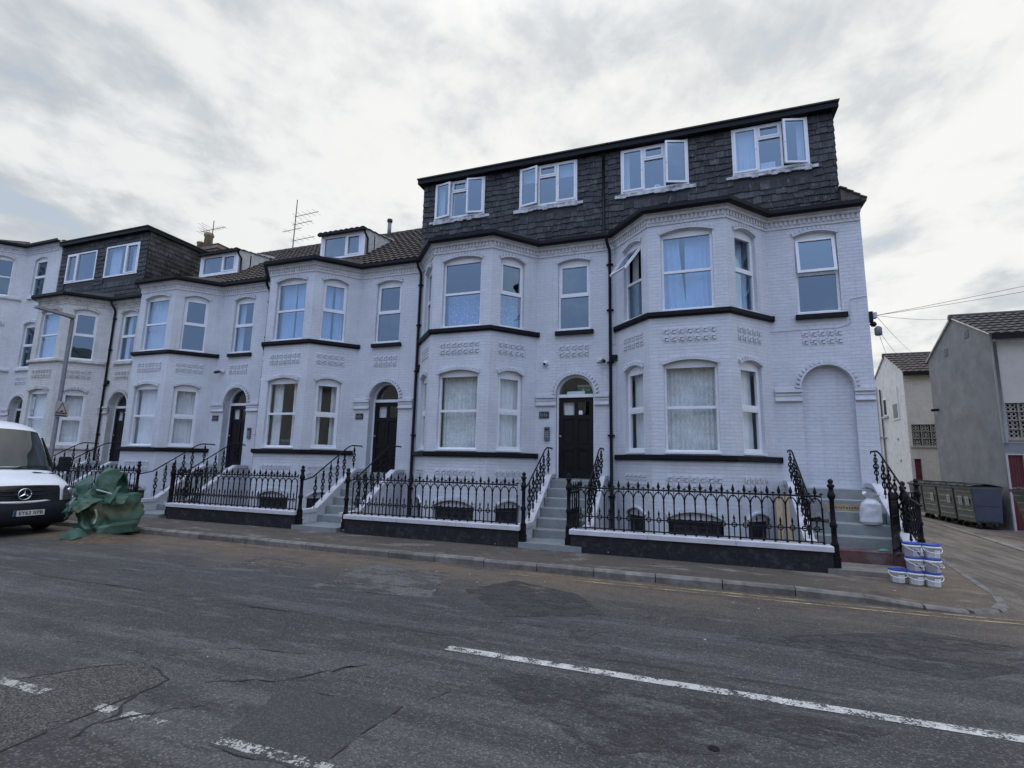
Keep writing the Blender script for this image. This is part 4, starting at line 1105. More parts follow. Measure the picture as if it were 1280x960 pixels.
def stair_rail(x, label, y_end=-2.48, newel=True, ytop=-.14):
    f = thing('stair_railing', label, 'handrail', (x, -1.3, ZP), 'stair railings with twisted balusters')
    pr = [(-2.46, -.17), (-2.05, -.09), (-.74, .70), (-.58, .75), (ytop, .75)]
    b = MB(); b.tube([(x, y, z) for y, z in pr], .017, M['iron'], 8); b.tube([(x, ytop, .75), (x, ytop + .02, .73), (x, ytop + .02, .71)], .012, M['iron'], 6); b.build('handrail', f)
    for k in range(6):
        y = -1.92 + .265 * k if k < 5 else -.46
        zt = -.09 + (y + 2.05) * .603 if y < -.74 else .745
        zb = -.85 + (y + 1.90) * .669 if y < -.5 else .12
        b = MB(); H = zt - zb
        b.tube([(x, y, zb), (x, y, zt)], .009, M['iron'], 6)
        for ph in (0, PI):
            b.tube([(x + (.012 + .026 * math.sin(PI * q / 20)) * math.cos(ph + q * .55), y + (.012 + .026 * math.sin(PI * q / 20)) * math.sin(ph + q * .55), zb + H * (.14 + .72 * q / 20)) for q in range(21)], [.009 + .006 * math.sin(PI * q / 20) for q in range(21)], M['iron'], 5)
        for z in (zb + H * .12, zb + H * .5, zb + H * .88): b.lathe((x, y, z - .02), [(.012, 0), (.026, .012), (.026, .028), (.012, .04)], M['iron'], 7)
        b.build('baluster', f)
    return f
st_txt = {4: ('up to the door with the exit sign', 4), 3: ('up to the door of the larger-dormer house', 3), 2: ('up to the door beside the smaller-dormer bay', 2), 1: ('at the dirty white house', 1)}
for o, k in ((-5.533, 4), (-11.152, 3), (-16.808, 2), (-22.45, 1)):
    xl, xr = o + 2.18, o + 3.46
    steps(xl + .06, xr - .06, 'grey painted stone steps ' + st_txt[k][0], (xl, xr))
    stair_rail(xl, 'black stair railing, bay side of the steps ' + st_txt[k][0]); stair_rail(xr, 'black stair railing, downpipe side of the steps ' + st_txt[k][0])
steps(1.92, 3.30, 'worn grey steps with a red bottom riser under the bricked-up arch', (1.86, 3.36), first_red=True)
stair_rail(1.86, 'black stair railing beside the leaning timber boards at the arch steps', ytop=-.22)
# right-hand railing of the corner steps and its return along the side street
f = stair_rail(3.36, 'black stair railing at the outer street corner beside the white sack', ytop=-.22)
f = thing('iron_railing', 'short black iron return railing at the corner behind the buckets', 'railing', (3.6, -1.2, ZP), 'iron railings along the front')
iron_post(3.40, -1.62, ZP, .20, f); iron_post(3.92, -.66, ZP - .05, .24, f)
b = MB(); A_, B_ = Vector((3.40, -1.62)), Vector((3.92, -.66)); Ln = (B_ - A_).length - .12; dd = (B_ - A_).normalized()
b.tube([(*(A_ + dd * .05), -.02), (*(B_ - dd * .05), .0)], .016, M['iron'], 6); b.tube([(*(A_ + dd * .05), -.85), (*(B_ - dd * .05), -.85)], .014, M['iron'], 6)
for k in range(1, 5):
    q = A_ + dd * (.02 + k * .21)
    b.tube([(q.x, q.y, -.85), (q.x, q.y, 0)], .009, M['iron'], 6)
    for ph in (0, PI): b.tube([(q.x + .03 * math.cos(ph + s * .6), q.y + .03 * math.sin(ph + s * .6), -.8 + .74 * s / 18) for s in range(19)], .011, M['iron'], 5)
b.build('railing_panel', f)
b = MB(); b.box(3.30, 3.42, -1.62, -1.0, ZP - .1, -.86, M['blackwall']); b.hexa([(3.42, -1.66, ZP - .1), (3.50, -1.66, ZP - .1), (4.0, -.62, ZP - .1), (3.92, -.58, ZP - .1), (3.42, -1.66, -.93), (3.50, -1.66, -.93), (4.0, -.62, -.93), (3.92, -.58, -.93)], M['coping'])
b.build('kerb_wall', f)
# open gates
def gate(x, y, ang, label):
    f = thing('iron_gate', label, 'gate', (x, y, ZP), 'open front gates'); a = R(ang)
    b = MB(); fn = lambda s, z: (x + math.cos(a) * s, y + math.sin(a) * s, z)
    bars(b, fn, .78, .02, 5, .8); b.tube([fn(0, -1.1), fn(0, .0)], .018, M['iron'], 6); b.tube([fn(.78, -1.1), fn(.78, .0)], .018, M['iron'], 6); b.tube([fn(0, -1.02), fn(.78, -1.02)], .014, M['iron'], 5)
    b.build('gate_leaf', f); b = MB(); b.box(x - .03, x + .03, y - .03, y + .03, ZP, -1.05, M['iron']); b.build('hinge', f)
gate(-2.40, -2.42, 86, 'black iron gate folded open against the steps below the exit sign')
gate(3.30, -1.62, 246, 'black iron gate standing open at the foot of the corner stair railing')
gate(-13.22, -2.42, 88, 'black iron gate folded open beside the steps right of the bulk bag')
# ------------------------------------------------------------------ van
vw = mat('white_van_paint', (.74, .76, .78), .22, .03, 2, spec=.6); vb = mat('dark_bumper_plastic', (.016, .018, .024), .6, .15, 8, bump=.001, spec=.2)
VX, VY = -12.88, -5.83
V = thing('van', 'white panel van with a three-pointed star badge parked at the kerb', 'van', (VX - 3, VY, ZR))
prof = [(-.16, .20), (-.03, .26), (.0, .36), (.0, .55), (-.04, .62), (-.06, .68), (-.10, .92), (-.15, 1.00), (-.30, 1.10), (-.60, 1.22), (-.88, 1.31), (-1.10, 1.62), (-1.38, 2.02), (-1.50, 2.18), (-1.68, 2.30), (-2.0, 2.38), (-2.6, 2.43), (-4.2, 2.45), (-5.7, 2.43), (-5.85, 2.2), (-5.9, 1.2), (-5.9, .35)]
def vhalf(z): return 1.0 - .02 * max(0, .5 - z) - (.115 * max(0, (z - 1.25)) / 1.1 + .10 * max(0, z - 2.15) / .2)
def vskin(i, s):
    x, z = prof[i]; h = vhalf(z); s_ = max(-1, min(1, s)); y = h * s_
    front = max(0, min(1, (x + 1.9) / 1.0)); bulge = front * (.06 * s_ * s_ + .20 * abs(s_) ** 10)
    return (VX + x - bulge, VY + y, ZR + z - (.035 * s_ ** 2 + .03 * abs(s_) ** 6) * (1 if z > .9 else .2))
NS = 24
def vgrid(i0, i1, m, s0=-1, s1=1, off=0.0, mb=None, n=NS):
    b = mb or MB(); vs = []; fs = []; k = n + 1
    for i in range(i0, i1 + 1):
        for j in range(n + 1):
            p = vskin(i, s0 + (s1 - s0) * j / n)
            x, z = prof[i]; a = prof[max(i - 1, 0)]; c = prof[min(i + 1, len(prof) - 1)]
            d = Vector((c[0] - a[0], c[1] - a[1])).normalized(); nn = (d.y, -d.x)
            vs.append((p[0] + nn[0] * off, p[1], p[2] + nn[1] * off))
    for i in range(i1 - i0):
        for j in range(n): q = i * k + j; fs.append((q, q + 1, q + k + 1, q + k))
    b.add(vs, fs, m, True); return b
b = MB()
vgrid(4, 21, vw, mb=b)
for sd in (-1, 1):            # flanks
    row = [vskin(i, sd) for i in range(2, 22)]; low = [(VX - .55, VY + sd * .985, ZR + .30), (VX - 5.85, VY + sd * .985, ZR + .30)]
    N_ = len(row)
    cols = []
    for p in row:
        xs = min(p[0], VX - .30); cols.append((p[0], p[1], p[2]))
    poly = [(p[0], p[2]) for p in cols] + [(VX - 5.85, ZR + .32), (VX - .32, ZR + .32)]
    tr = tessellate_polygon([[Vector((x, z, 0)) for x, z in poly]])
    b.add([(c_[0], c_[1], c_[2]) for c_ in cols] + [(VX - 5.85, VY + sd * .99, ZR + .32), (VX - .32, VY + sd * .99, ZR + .32)], [tuple(t) for t in tr], vw)
b.box(VX - 5.8, VX - .4, VY - .9, VY + .9, ZR + .28, ZR + .34, M['rubber'])
b.build('body', V)
b = vgrid(0, 5, vb, off=.012); b.build('bumper', V)
b = MB(); vgrid(5, 7, M['cam_black'], -.66, .66, .006, b)
gp = b.build('grille', V)
b = MB()
for k in range(3):
    z = .72 + .085 * k; x = -.075 - .04 * (z - .68) / .24
    b.tube([(VX + x + .03 - .05 * (s / 6 - 1) ** 2 * 1.2, VY + .60 * (s / 6 - 1), ZR + z) for s in range(13)], .014, vb, 6)
b.build('slat', gp)
b = MB(); b.tube([(VX - .05 - .09 * (s / 6 - 1) ** 2, VY + .66 * (s / 6 - 1), ZR + .665 + .03 * (s / 6 - 1) ** 2) for s in range(13)], .03, vw, 6)
for sd in (-1, 1): b.tube([(VX - .13, VY + sd * .655, ZR + .68), (VX - .20, VY + sd * .70, ZR + .84), (VX - .24, VY + sd * .70, ZR + .98)], .028, vw, 6)
b.build('grille_surround', V)
chrome = mat('chrome', (.8, .82, .85), .08, .02, 5, metal=1.0)
b = MB(); cx, cz = VX - .03, ZR + .83
b.tube([(cx, VY + .11 * math.cos(2 * PI * k / 24), cz + .11 * math.sin(2 * PI * k / 24)) for k in range(25)], .011, chrome, 6)
for k in range(3):
    a = PI / 2 + 2 * PI * k / 3
    b.add([(cx + .004, VY + .104 * math.cos(a), cz + .104 * math.sin(a)), (cx, VY + .020 * math.cos(a + PI / 3), cz + .020 * math.sin(a + PI / 3)), (cx + .016, VY, cz), (cx, VY + .020 * math.cos(a - PI / 3), cz + .020 * math.sin(a - PI / 3))], [(0, 1, 2), (0, 2, 3)], chrome)
b.build('badge', V)
b = MB(); vgrid(10, 13, M['cam_black'], -.94, .94, .004, b); wsb = b.build('windscreen_seal', V)
b = MB(); wg = glass_mat('windscreen_glass', .10, (.75, .82, .84))
dk = mat('dark_cab', (.03, .03, .033), .7, .2, 5)
vs = []
b.add([tuple(Vector(vskin(i, s)) + Vector((.014, 0, .009))) for i in (10, 11, 12, 13) for s in [-.9 + 1.8 * j / 12 for j in range(13)]], [(r * 13 + j, r * 13 + j + 1, r * 13 + 14 + j, r * 13 + 13 + j) for r in range(3) for j in range(12)], mat('windscreen', (.035, .042, .045), .03, .2, 1.2, spec=.7), True)
b.build('windscreen', wsb)
b = MB(); b.box(VX - .93, VX - .90, VY - .1, VY + .32, ZR + 1.335, ZR + 1.35, M['upvc'], fn=lambda x, y, z: (x + .03, y, z + .02)); b.build('dashboard_paper', wsb)
b = MB()
for y0, y1 in ((-.55, .10), (.12, .78)): b.tube([(VX - .86 + .02, VY + y0, ZR + 1.335), (VX - .88, VY + (y0 + y1) / 2, ZR + 1.39), (VX - .93, VY + y1, ZR + 1.36)], .012, M['rubber'], 5)
b.build('wiper', V)
b = MB(); p = lambda a, c: (VX + a, VY + c, 0)
b.add([tuple(Vector(vskin(9, s_)).lerp(Vector(vskin(10, s_)), f_) + Vector((.006, 0, .012))) for s_, f_ in ((.40, .42), (.44, .16), (.86, .16), (.88, .42))], [(0, 1, 2, 3)], M['cam_black']); b.build('bonnet_vent', V)
hl = mat('headlight_lens', (.055, .06, .068), .08, .4, 9, spec=.5)
for sd in (-1, 1):
    b = MB(); rows = []
    for k, (i, lo, hi) in enumerate(((5, .69, .97), (6, .70, 1.0), (7, .76, 1.0))):
        rows.append([tuple(Vector(vskin(i, sd * (lo + (hi - lo) * j / 16))) + Vector((.022, sd * .016, .006))) for j in range(17)])
    b.add([v for r in rows for v in r], [(r * 17 + j, r * 17 + j + 1, r * 17 + 18 + j, r * 17 + 17 + j) for r in range(2) for j in range(16)], hl, True)
    q_ = Vector(vskin(6, sd * .84)) + Vector((.03, sd * .02, -.02)); b.lathe(tuple(q_), [(.062, -.01), (.062, .006), (.045, .012)], chrome, 14, axis='x')
    b.build('headlight', V)
    b = MB(); y = VY + sd * 1.10; b.bbox(VX - 1.02, VX - .86, y - .07, y + .12 if sd > 0 else y + .07, ZR + 1.26, ZR + 1.60, vb, .02); b.box(VX - .98, VX - .92, min(y, VY + sd * .9), max(y, VY + sd * .9), ZR + 1.30, ZR + 1.36, vb); b.build('wing_mirror', V)
    b = MB(); 
    b.add([(VX + x, VY + sd * (vhalf(z) + .006), ZR + z) for x, z in ((-1.05, 1.36), (-2.1, 1.36), (-2.1, 2.02), (-1.5, 2.02))], [(0, 1, 2, 3)], M['cam_black']); b.build('side_window', V)
    for wx in (-.98, -4.6):
        b = MB(); yy = VY + sd * .86
        b.lathe((VX + wx, yy, ZR + .345), [(.20, -.11), (.31, -.115), (.345, -.08), (.345, .08), (.31, .115), (.20, .11)], M['rubber'], 22, axis='y'); wp2 = b.build('wheel', V)
        b = MB(); b.lathe((VX + wx, yy, ZR + .345), [(.205, -.10), (.205, .10)], M['grey_metal'], 18, axis='y'); b.lathe((VX + wx, yy, ZR + .345), [(.08, -.118), (.08, .118)], M['grey_metal'], 10, axis='y'); b.build('rim', wp2)
# number plate
pl = mat('white_number_plate', (.68, .68, .66), .4, .03, 5); pb = mat('plate_blue_band', (.02, .06, .25), .4, .03, 5)
b = MB(); PZ = ZR + .455; PYc = VY + .10
b.box(VX + .012, VX + .024, PYc - .26, PYc + .26, PZ - .056, PZ + .056, pl); b.box(VX + .0245, VX + .026, PYc - .26, PYc - .215, PZ - .056, PZ + .056, pb)
np_ = b.build('number_plate', V)
vs, fs = text_mesh('EY63 XPB', .098, .001); b = MB()
b.add([(VX + .027 + z, PYc + .025 + x * 1.0, PZ + y) for x, y, z in vs], fs, M['cam_black']); b.build('plate_lettering', np_)

# ------------------------------------------------------------------ green bulk bag, half empty, with spilled sand
def bag_mat():
    m, t = new_mat('green_woven_plastic'); X, Y, Z = t.sep(t.pos)
    c = t.mix(t.noise(t.pos, 5, 5, .6), (.024, .072, .048), (.072, .165, .112))
    cx = t.math('ADD', X, 11.38); cz = t.math('ADD', Z, .78)
    cx = t.math('MULTIPLY', cx, 1.15); rr = t.math('SQRT', t.math('ADD', t.math('MULTIPLY', cx, cx), t.math('MULTIPLY', t.math('MULTIPLY', cz, cz), 1.3)))
    ring = t.math('MULTIPLY', t.rng(t.math('ABSOLUTE', t.math('SUBTRACT', rr, .36)), .015, .035, 1, 0), t.rng(Z, -.62, -.70))
    c = t.mix(t.math('MULTIPLY', ring, .55), c, (.25, .38, .30))
    c = t.mix(t.math('MULTIPLY', t.rng(rr, .16, .26, .5, 0), t.rng(t.noise(t.pos, 4, 4), .3, .55)), c, (.20, .16, .075))
    c = t.mix(t.rng(t.noise(t.pos, 3.1, 6, .7), .56, .72, 0, .55), c, (.12, .115, .065))
    t.put(t.b.inputs['Base Color'], c); t.b.inputs['Roughness'].default_value = .55
    w = t.new('ShaderNodeTexWave'); w.inputs['Scale'].default_value = 60; t.put(w.inputs['Vector'], t.pos)
    t.put(t.b.inputs['Normal'], t.bump(t.math('ADD', t.noise(t.pos, 16, 5, .65), t.math('MULTIPLY', w.outputs['Fac'], .06)), .022))
    return m
gm = bag_mat()
def crease(v, k, a):
    n = mnoise.noise(Vector(v) * k); n2 = mnoise.noise(Vector(v) * k * 2.3 + Vector((5, 3, 1)))
    return a * ((1 - math.sqrt(n * n + .006) * 2.2) * .55 + n2 * .5 + n * .5)
BX, BY = -11.85, -4.98
BAGC, BAGW = -11.62, .49
Bg = thing('bulk_bag', 'slumped green bulk bag with torn flaps at the kerb beside the van', 'bulk bag', (BX, BY, ZR))
def squeeze(b): b.v = [(BAGC + (v[0] - BX) * BAGW, v[1], v[2]) for v in b.v]
def body(u, v):
    a = 2 * PI * u; ex = .55; c, s = math.cos(a), math.sin(a)
    sx = math.copysign(abs(c) ** ex, c); sy = math.copysign(abs(s) ** ex, s)
    r = (.70 - .10 * v + .07 * math.sin(v * PI)) if v < .9 else .62 * (1 - (v - .9) * 6)
    p = (BX + .08 + sx * r * 1.0, BY + sy * r * .66, ZR + .02 + .80 * min(v, .92) / .92 + .05 * sx)
    k = (crease(p, 3.2, .09) + .045 * math.sin(v * 15 + 2.5 * math.sin(a * 2 + 1) + sx) * math.sin(PI * v)) * (1 if v < .95 else .3)
    return (p[0] + sx * k, p[1] + sy * k, p[2] + crease((p[1], p[2], p[0]), 2, .03) * v)
b = MB(); b.grid(body, 110, 48, gm); squeeze(b); b.build('bag_body', Bg)
def sheet(name, P00, P10, P11, P01, bulge, amp, k, nu=44, nv=32, seed=0.0, m=None):
    q = [Vector(x) for x in (P00, P10, P11, P01)]; N_ = (q[1] - q[0]).cross(q[3] - q[0]).normalized()
    def fn(u, v):
        p = q[0] * (1 - u) * (1 - v) + q[1] * u * (1 - v) + q[2] * u * v + q[3] * (1 - u) * v
        p = p + N_ * (bulge * math.sin(PI * u) * math.sin(PI * min(1, v * .9)) + crease(p + Vector((seed, 0, seed)), k, amp)) + Vector((mnoise.noise(p * 3 + Vector((seed, 9, 0))), 0, mnoise.noise(p * 3 + Vector((0, seed, 4))))) * .05
        return (p.x, p.y, p.z)
    b = MB(); b.grid(fn, nu, nv, m or gm); squeeze(b); o = b.build(name, Bg)
    md = o.modifiers.new('thickness', 'SOLIDIFY'); md.thickness = .012
    return o
X0 = BX
sheet('flap', (X0 - .92, BY - .46, ZR + .60), (X0 - .05, BY - .58, ZR + .74), (X0 + .02, BY - .34, ZR + 1.10), (X0 - 1.02, BY - .1, ZR + 1.20), .17, .11, 3.2, seed=1)
sheet('flap', (X0 - 1.0, BY + .1, ZR + .60), (X0 + .55, BY + .20, ZR + .7), (X0 + .55, BY + .08, ZR + 1.30), (X0 - .98, BY - .02, ZR + 1.22), -.14, .08, 2.6, seed=2)
sheet('flap', (X0 + .10, BY - .48, ZR + .78), (X0 + .78, BY - .25, ZR + .72), (X0 + .66, BY - .02, ZR + 1.30), (X0 + .22, BY - .22, ZR + 1.42), .20, .10, 3.0, seed=3)
sheet('flap', (X0 - .62, BY - .62, ZR + .50), (X0 + 1.02, BY - .30, ZR + .70), (X0 + .72, BY - .05, ZR + 1.02), (X0 - .15, BY - .45, ZR + .92), .16, .08, 2.8, seed=5)
sheet('flap', (X0 - .70, BY - .66, ZR + .48), (X0 + .55, BY - .72, ZR + .52), (X0 + .85, BY - .40, ZR + .80), (X0 - .55, BY - .48, ZR + .74), .13, .06, 3.4, seed=7)
sheet('flap', (X0 - 1.18, BY - .45, ZR + .46), (X0 - .45, BY - .68, ZR + .36), (X0 - .45, BY - .45, ZR + .80), (X0 - .92, BY - .30, ZR + .74), .12, .07, 3.5, seed=8)
sheet('flap', (X0 + .60, BY - .30, ZR + .52), (X0 + 1.12, BY - .12, ZR + .66), (X0 + .95, BY + .05, ZR + .80), (X0 + .45, BY - .15, ZR + .86), .10, .06, 3.2, seed=11)
b = MB(); b.grid(lambda u, v: ((lambda p: (p[0], p[1], p[2] + crease(p, 4, .03)))((X0 - .25 + .85 * u, BY - .80 + .35 * v, ZR + .01 + .20 * (math.sin(PI * v) ** .6) * math.sin(PI * min(1, max(0, .06 + u * .92))) ** .5))), 22, 14, gm); squeeze(b); b.build('bag_corner', Bg)
st = mat('webbing_strap', (.42, .46, .42), .7, .15, 9)
b = MB(); b.tube([(X0 - .20, BY - .70, ZR + .60), (X0 - .24, BY - .68, ZR + .70), (X0 - .22, BY - .62, ZR + .80)], .02, st, 5); b.tube([tuple(Vector(body(.845, v_)) + Vector((.01, -.014, 0))) for v_ in (.28, .36, .44, .52, .60)], .02, st, 5); b.tube([(X0 + .50, BY - .46, ZR + .96), (X0 + .72, BY - .40, ZR + .93), (X0 + .92, BY - .3, ZR + .88)], .018, st, 5); squeeze(b); b.build('strap', Bg)
b = MB(); b.grid(lambda u, v: (X0 - .35 + .75 * u, BY - .45 + .5 * v, ZR + .84 + .1 * math.sin(PI * u) * math.sin(PI * v) + .03 * mnoise.noise((u * 6, v * 6, 0))), 12, 10, mat('damp_sand', (.17, .12, .07), .95, .2, 12, bump=.01)); squeeze(b); b.build('sand_fill', Bg)
b = MB(); sm_ = mat('spilled_sand', (.105, .073, .045), .95, .3, 8, bump=.012, bscale=50)
def heap(u, v):
    a = 2 * PI * u; r = v * (.95 + .25 * mnoise.noise((math.cos(a) * 2, math.sin(a) * 2, 3)))
    return (X0 + .45 + r * math.cos(a) * 1.1, BY - .35 + r * math.sin(a) * .55, ZR + .002 + max(0, .13 * (1 - v) ** 1.2 + .015 * mnoise.noise((r * 9 * math.cos(a), r * 9 * math.sin(a), 0))) * (1 if v < .97 else 0))
b.grid(heap, 40, 12, sm_); o = b.build('sand', None, origin=Vector((X0, BY, ZR))); o['kind'] = 'stuff'

# ------------------------------------------------------------------ paint buckets at the corner
bw_ = mat('white_bucket_plastic', (.84, .85, .85), .35, .04, 6); bl_ = mat('blue_lid_plastic', (.018, .06, .36), .3, .08, 6); lb_ = mat('grey_bucket_print', (.60, .60, .62), .5, .08, 20); lk_ = mat('dark_bucket_print', (.02, .02, .025), .4, .1, 20); ln_ = mat('white_bucket_label', (.88, .88, .87), .5, .04, 20)
def bucket(x, y, z, rot, label, style):
    T = thing('bucket', label, 'bucket', (x, y, z), 'stacked white buckets')
    H = .235
    K = .84
    def rad(zz): return .112 + .020 * zz / H
    def shr(b): b.v = [(x + (v[0] - x) * K, y + (v[1] - y) * K, z + (v[2] - z) * K) for v in b.v]
    b = MB(); b.lathe((x, y, z), [(.105, 0), (.112, .004), (rad(.17), .17), (rad(.17) + .010, .172), (rad(.2) + .012, .205), (rad(.2) + .002, .207), (rad(H), H - .012)], bw_, 28); shr(b); b.build('body', T)
    b = MB(); b.lathe((x, y, z), [(.140, H - .02), (.144, H - .015), (.144, H - .002), (.138, H + .004), (.128, H + .004), (.126, H - .002), (.02, H - .002)], bl_, 28); shr(b); b.build('lid', T)
    def on(a, zz, o=.0015): r_ = rad(zz) + o; return (x + r_ * math.cos(a), y + r_ * math.sin(a), z + zz)
    def wrap(a0, a1, z0, z1, m, o, skew=0):
        b.grid(lambda u, v: on(a0 + (a1 - a0) * u, z0 + (z1 - z0) * v + skew * (u - .5), o), 10, 2, m)
    b = MB(); r0 = R(rot)
    if style == 'text':
        wrap(r0 - .8, r0 + .1, .018, .120, lb_, .0012); wrap(r0 + .12, r0 + .95, .018, .160, ln_, .0012)
        for k in range(7): wrap(r0 + .2, r0 + .2 + random.uniform(.35, .62), .03 + .017 * k, .037 + .017 * k, lb_, .002)
        wrap(r0 + .15, r0 + .9, .150, .158, lk_, .002)
    else:
        wrap(r0 - .5, r0 + .9, .018, .160, lb_, .0012)
        for k in range(3): wrap(r0 - .35 + .18 * k, r0 + .25 + .12 * k, .10 - .022 * k, .125 - .022 * k, lk_, .002, -.045)
    shr(b); b.build('label', T)
    b = MB(); a0 = r0 + .2; hp = []
    for k in range(17):
        f = k / 16; a = a0 - PI / 2 + PI * f; hp.append((x + (.146 + .012 * math.sin(PI * f)) * math.cos(a), y + (.146 + .012 * math.sin(PI * f)) * math.sin(a), z + .185 - .085 * math.sin(PI * f)))
    b.tube(hp, .0055, bw_, 6); shr(b); b.build('handle', T)
ca = -110
B1, B2, B3 = (2.83, -2.93), (3.03, -2.99), (3.225, -3.03)
bz = min(pav_z(*q_) for q_ in ((2.81, -2.99), (3.01, -3.05), (3.20, -3.09))) + .004
bucket(*B1, bz, ca, 'single white bucket with blue lid standing beside the stacks, nearest the steps', 'text')
bucket(*B2, bz, ca + 10, 'bottom white bucket of the stack next to the single bucket', 'text')
bucket(B2[0], B2[1], bz + .20, ca + 30, 'middle white bucket with a dark diagonal print, in the stack next to the single bucket', 'dark')
bucket(B2[0] - .01, B2[1] + .01, bz + .40, ca + 35, 'top bucket of the stack next to the single bucket, by the iron posts', 'dark')
bucket(*B3, bz, ca + 5, 'bottom white bucket of the outer stack on the side street corner', 'text')
bucket(B3[0] + .012, B3[1], bz + .20, ca + 60, 'middle white bucket of the outer stack on the side street corner', 'dark')
bucket(B3[0] + .02, B3[1] + .01, bz + .40, ca + 15, 'top bucket of the outer stack, with a white printed panel facing the road', 'text')

# ------------------------------------------------------------------ things left on the corner steps
sk = mat('white_rubble_sack', (.62, .63, .65), .45, .06, 6, bump=.012, bscale=9)
def sack(u, v):
    a = 2 * PI * u; c, s = math.cos(a), math.sin(a)
    r = .175 * (1 - .22 * v) if v < .66 else .175 * (.855 - .50 * ((v - .66) / .16)) if v < .82 else .175 * (.355 + .40 * (v - .82) / .18)
    if v < .04: r *= .8
    ex = .85; p = (2.99 + math.copysign(abs(c) ** ex, c) * r + .05 * v * v, -1.235 + math.copysign(abs(s) ** ex, s) * r * .72, -.597 + .56 * v)
    k = crease(p, 5, .018) * (.4 + v)
    return (p[0] + c * k, p[1] + s * k, p[2] + (.03 * math.sin(3 * a + 1) if v > .9 else 0))
b = MB(); b.grid(sack, 40, 30, sk); o = b.build('rubble_sack', None, label='tied white plastic sack on the steps under the bricked-up arch', category='sack')
b = MB(); b.box(2.33, 2.98, -.955, -.93, -.398, -.275, M['wood']); 
dkp = mat('dark_print', (.05, .045, .04), .7, .2, 20)
for k in range(9): b.box(2.50 + .045 * k, 2.50 + .045 * k + random.uniform(.012, .034), -.958, -.9551, -.36 + random.uniform(0, .02), -.335 + random.uniform(0, .02), dkp)
b.build('timber_board', None, label='short pale board with dark marks lying across the corner steps', category='board')
b = MB()
b.grid(lambda u, v: (1.95 + .40 * u, -1.34 + .48 * v, (-.575 if v < .5 else -.375) + .06 * (1 - abs(2 * u - .8)) + abs(crease((u * 2, v * 2, 0), 2.4, .05))), 20, 20, mat('grey_dust_sheet', (.13, .13, .135), .85, .2, 6, bump=.015, bscale=12))
b.build('dust_sheet', None, label='crumpled grey dust sheet on the corner steps behind the railing', category='dust sheet')
b = MB(); b.grid(lambda u, v: (2.93 + .15 * u, -1.80 + .08 * v, -.978 + .025 * math.sin(PI * u) * math.sin(PI * v) + .006 * mnoise.noise((u * 8, v * 8, 0))), 10, 8, mat('turquoise_cloth', (.06, .30, .29), .7, .1, 8)); b.build('cloth', None, label='small turquoise cloth on the lowest grey step at the corner', category='cloth')
for k, (x0, x1, nm) in enumerate(((1.40, 1.50, 'narrow pale timber board leaning in the area beside the corner steps'), (1.53, 1.64, 'wider tan timber board leaning nearest the corner steps'))):
    b = MB(); b.hexa([(x0, -1.70, ZR + .02), (x1, -1.70, ZR + .02), (x1, -1.67, ZR + .02), (x0, -1.67, ZR + .02), (x0 + .02, -1.42 + .1 * k, -.15), (x1 + .02, -1.42 + .1 * k, -.15), (x1 + .02, -1.39 + .1 * k, -.15), (x0 + .02, -1.39 + .1 * k, -.15)], M['wood']); b.build('timber_board', None, label=nm, category='board', group='leaning timber boards')

# ------------------------------------------------------------------ side street: rear buildings and bins
gr = mat('grey_render', (.20, .21, .225), .85, .12, 1.6, bump=.006, bscale=9, dirt=((.30, .305, .31), 1.3, .5))
gs = mat('smooth_grey_render', (.21, .215, .225), .85, .07, 2, bump=.006)
bg = mat('beige_render', (.52, .485, .42), .85, .08, 1.2, bump=.006, dirt=((.24, .24, .22), 1.2, .5))
wr = mat('white_painted_render', (.66, .67, .68), .8, .08, 3, bump=.01, bscale=10, dirt=((.38, .36, .33), 5, .5))
cb = brick_mat('cream_painted_brick', (.56, .515, .42), .74, (.25, .23, .19), .4)
rd = mat('oxblood_door_paint', (.095, .013, .015), .45, .12, 4, dirt=((.09, .015, .015), 3, .4))
stone_ = mat('concrete_screen_block', (.30, .28, .23), .85, .15, 8, bump=.004); pk = mat('pinkish_frame_paint', (.50, .42, .42), .6, .1, 6)
drk = mat('dark_void', (.012, .012, .012), .9, .1, 5)
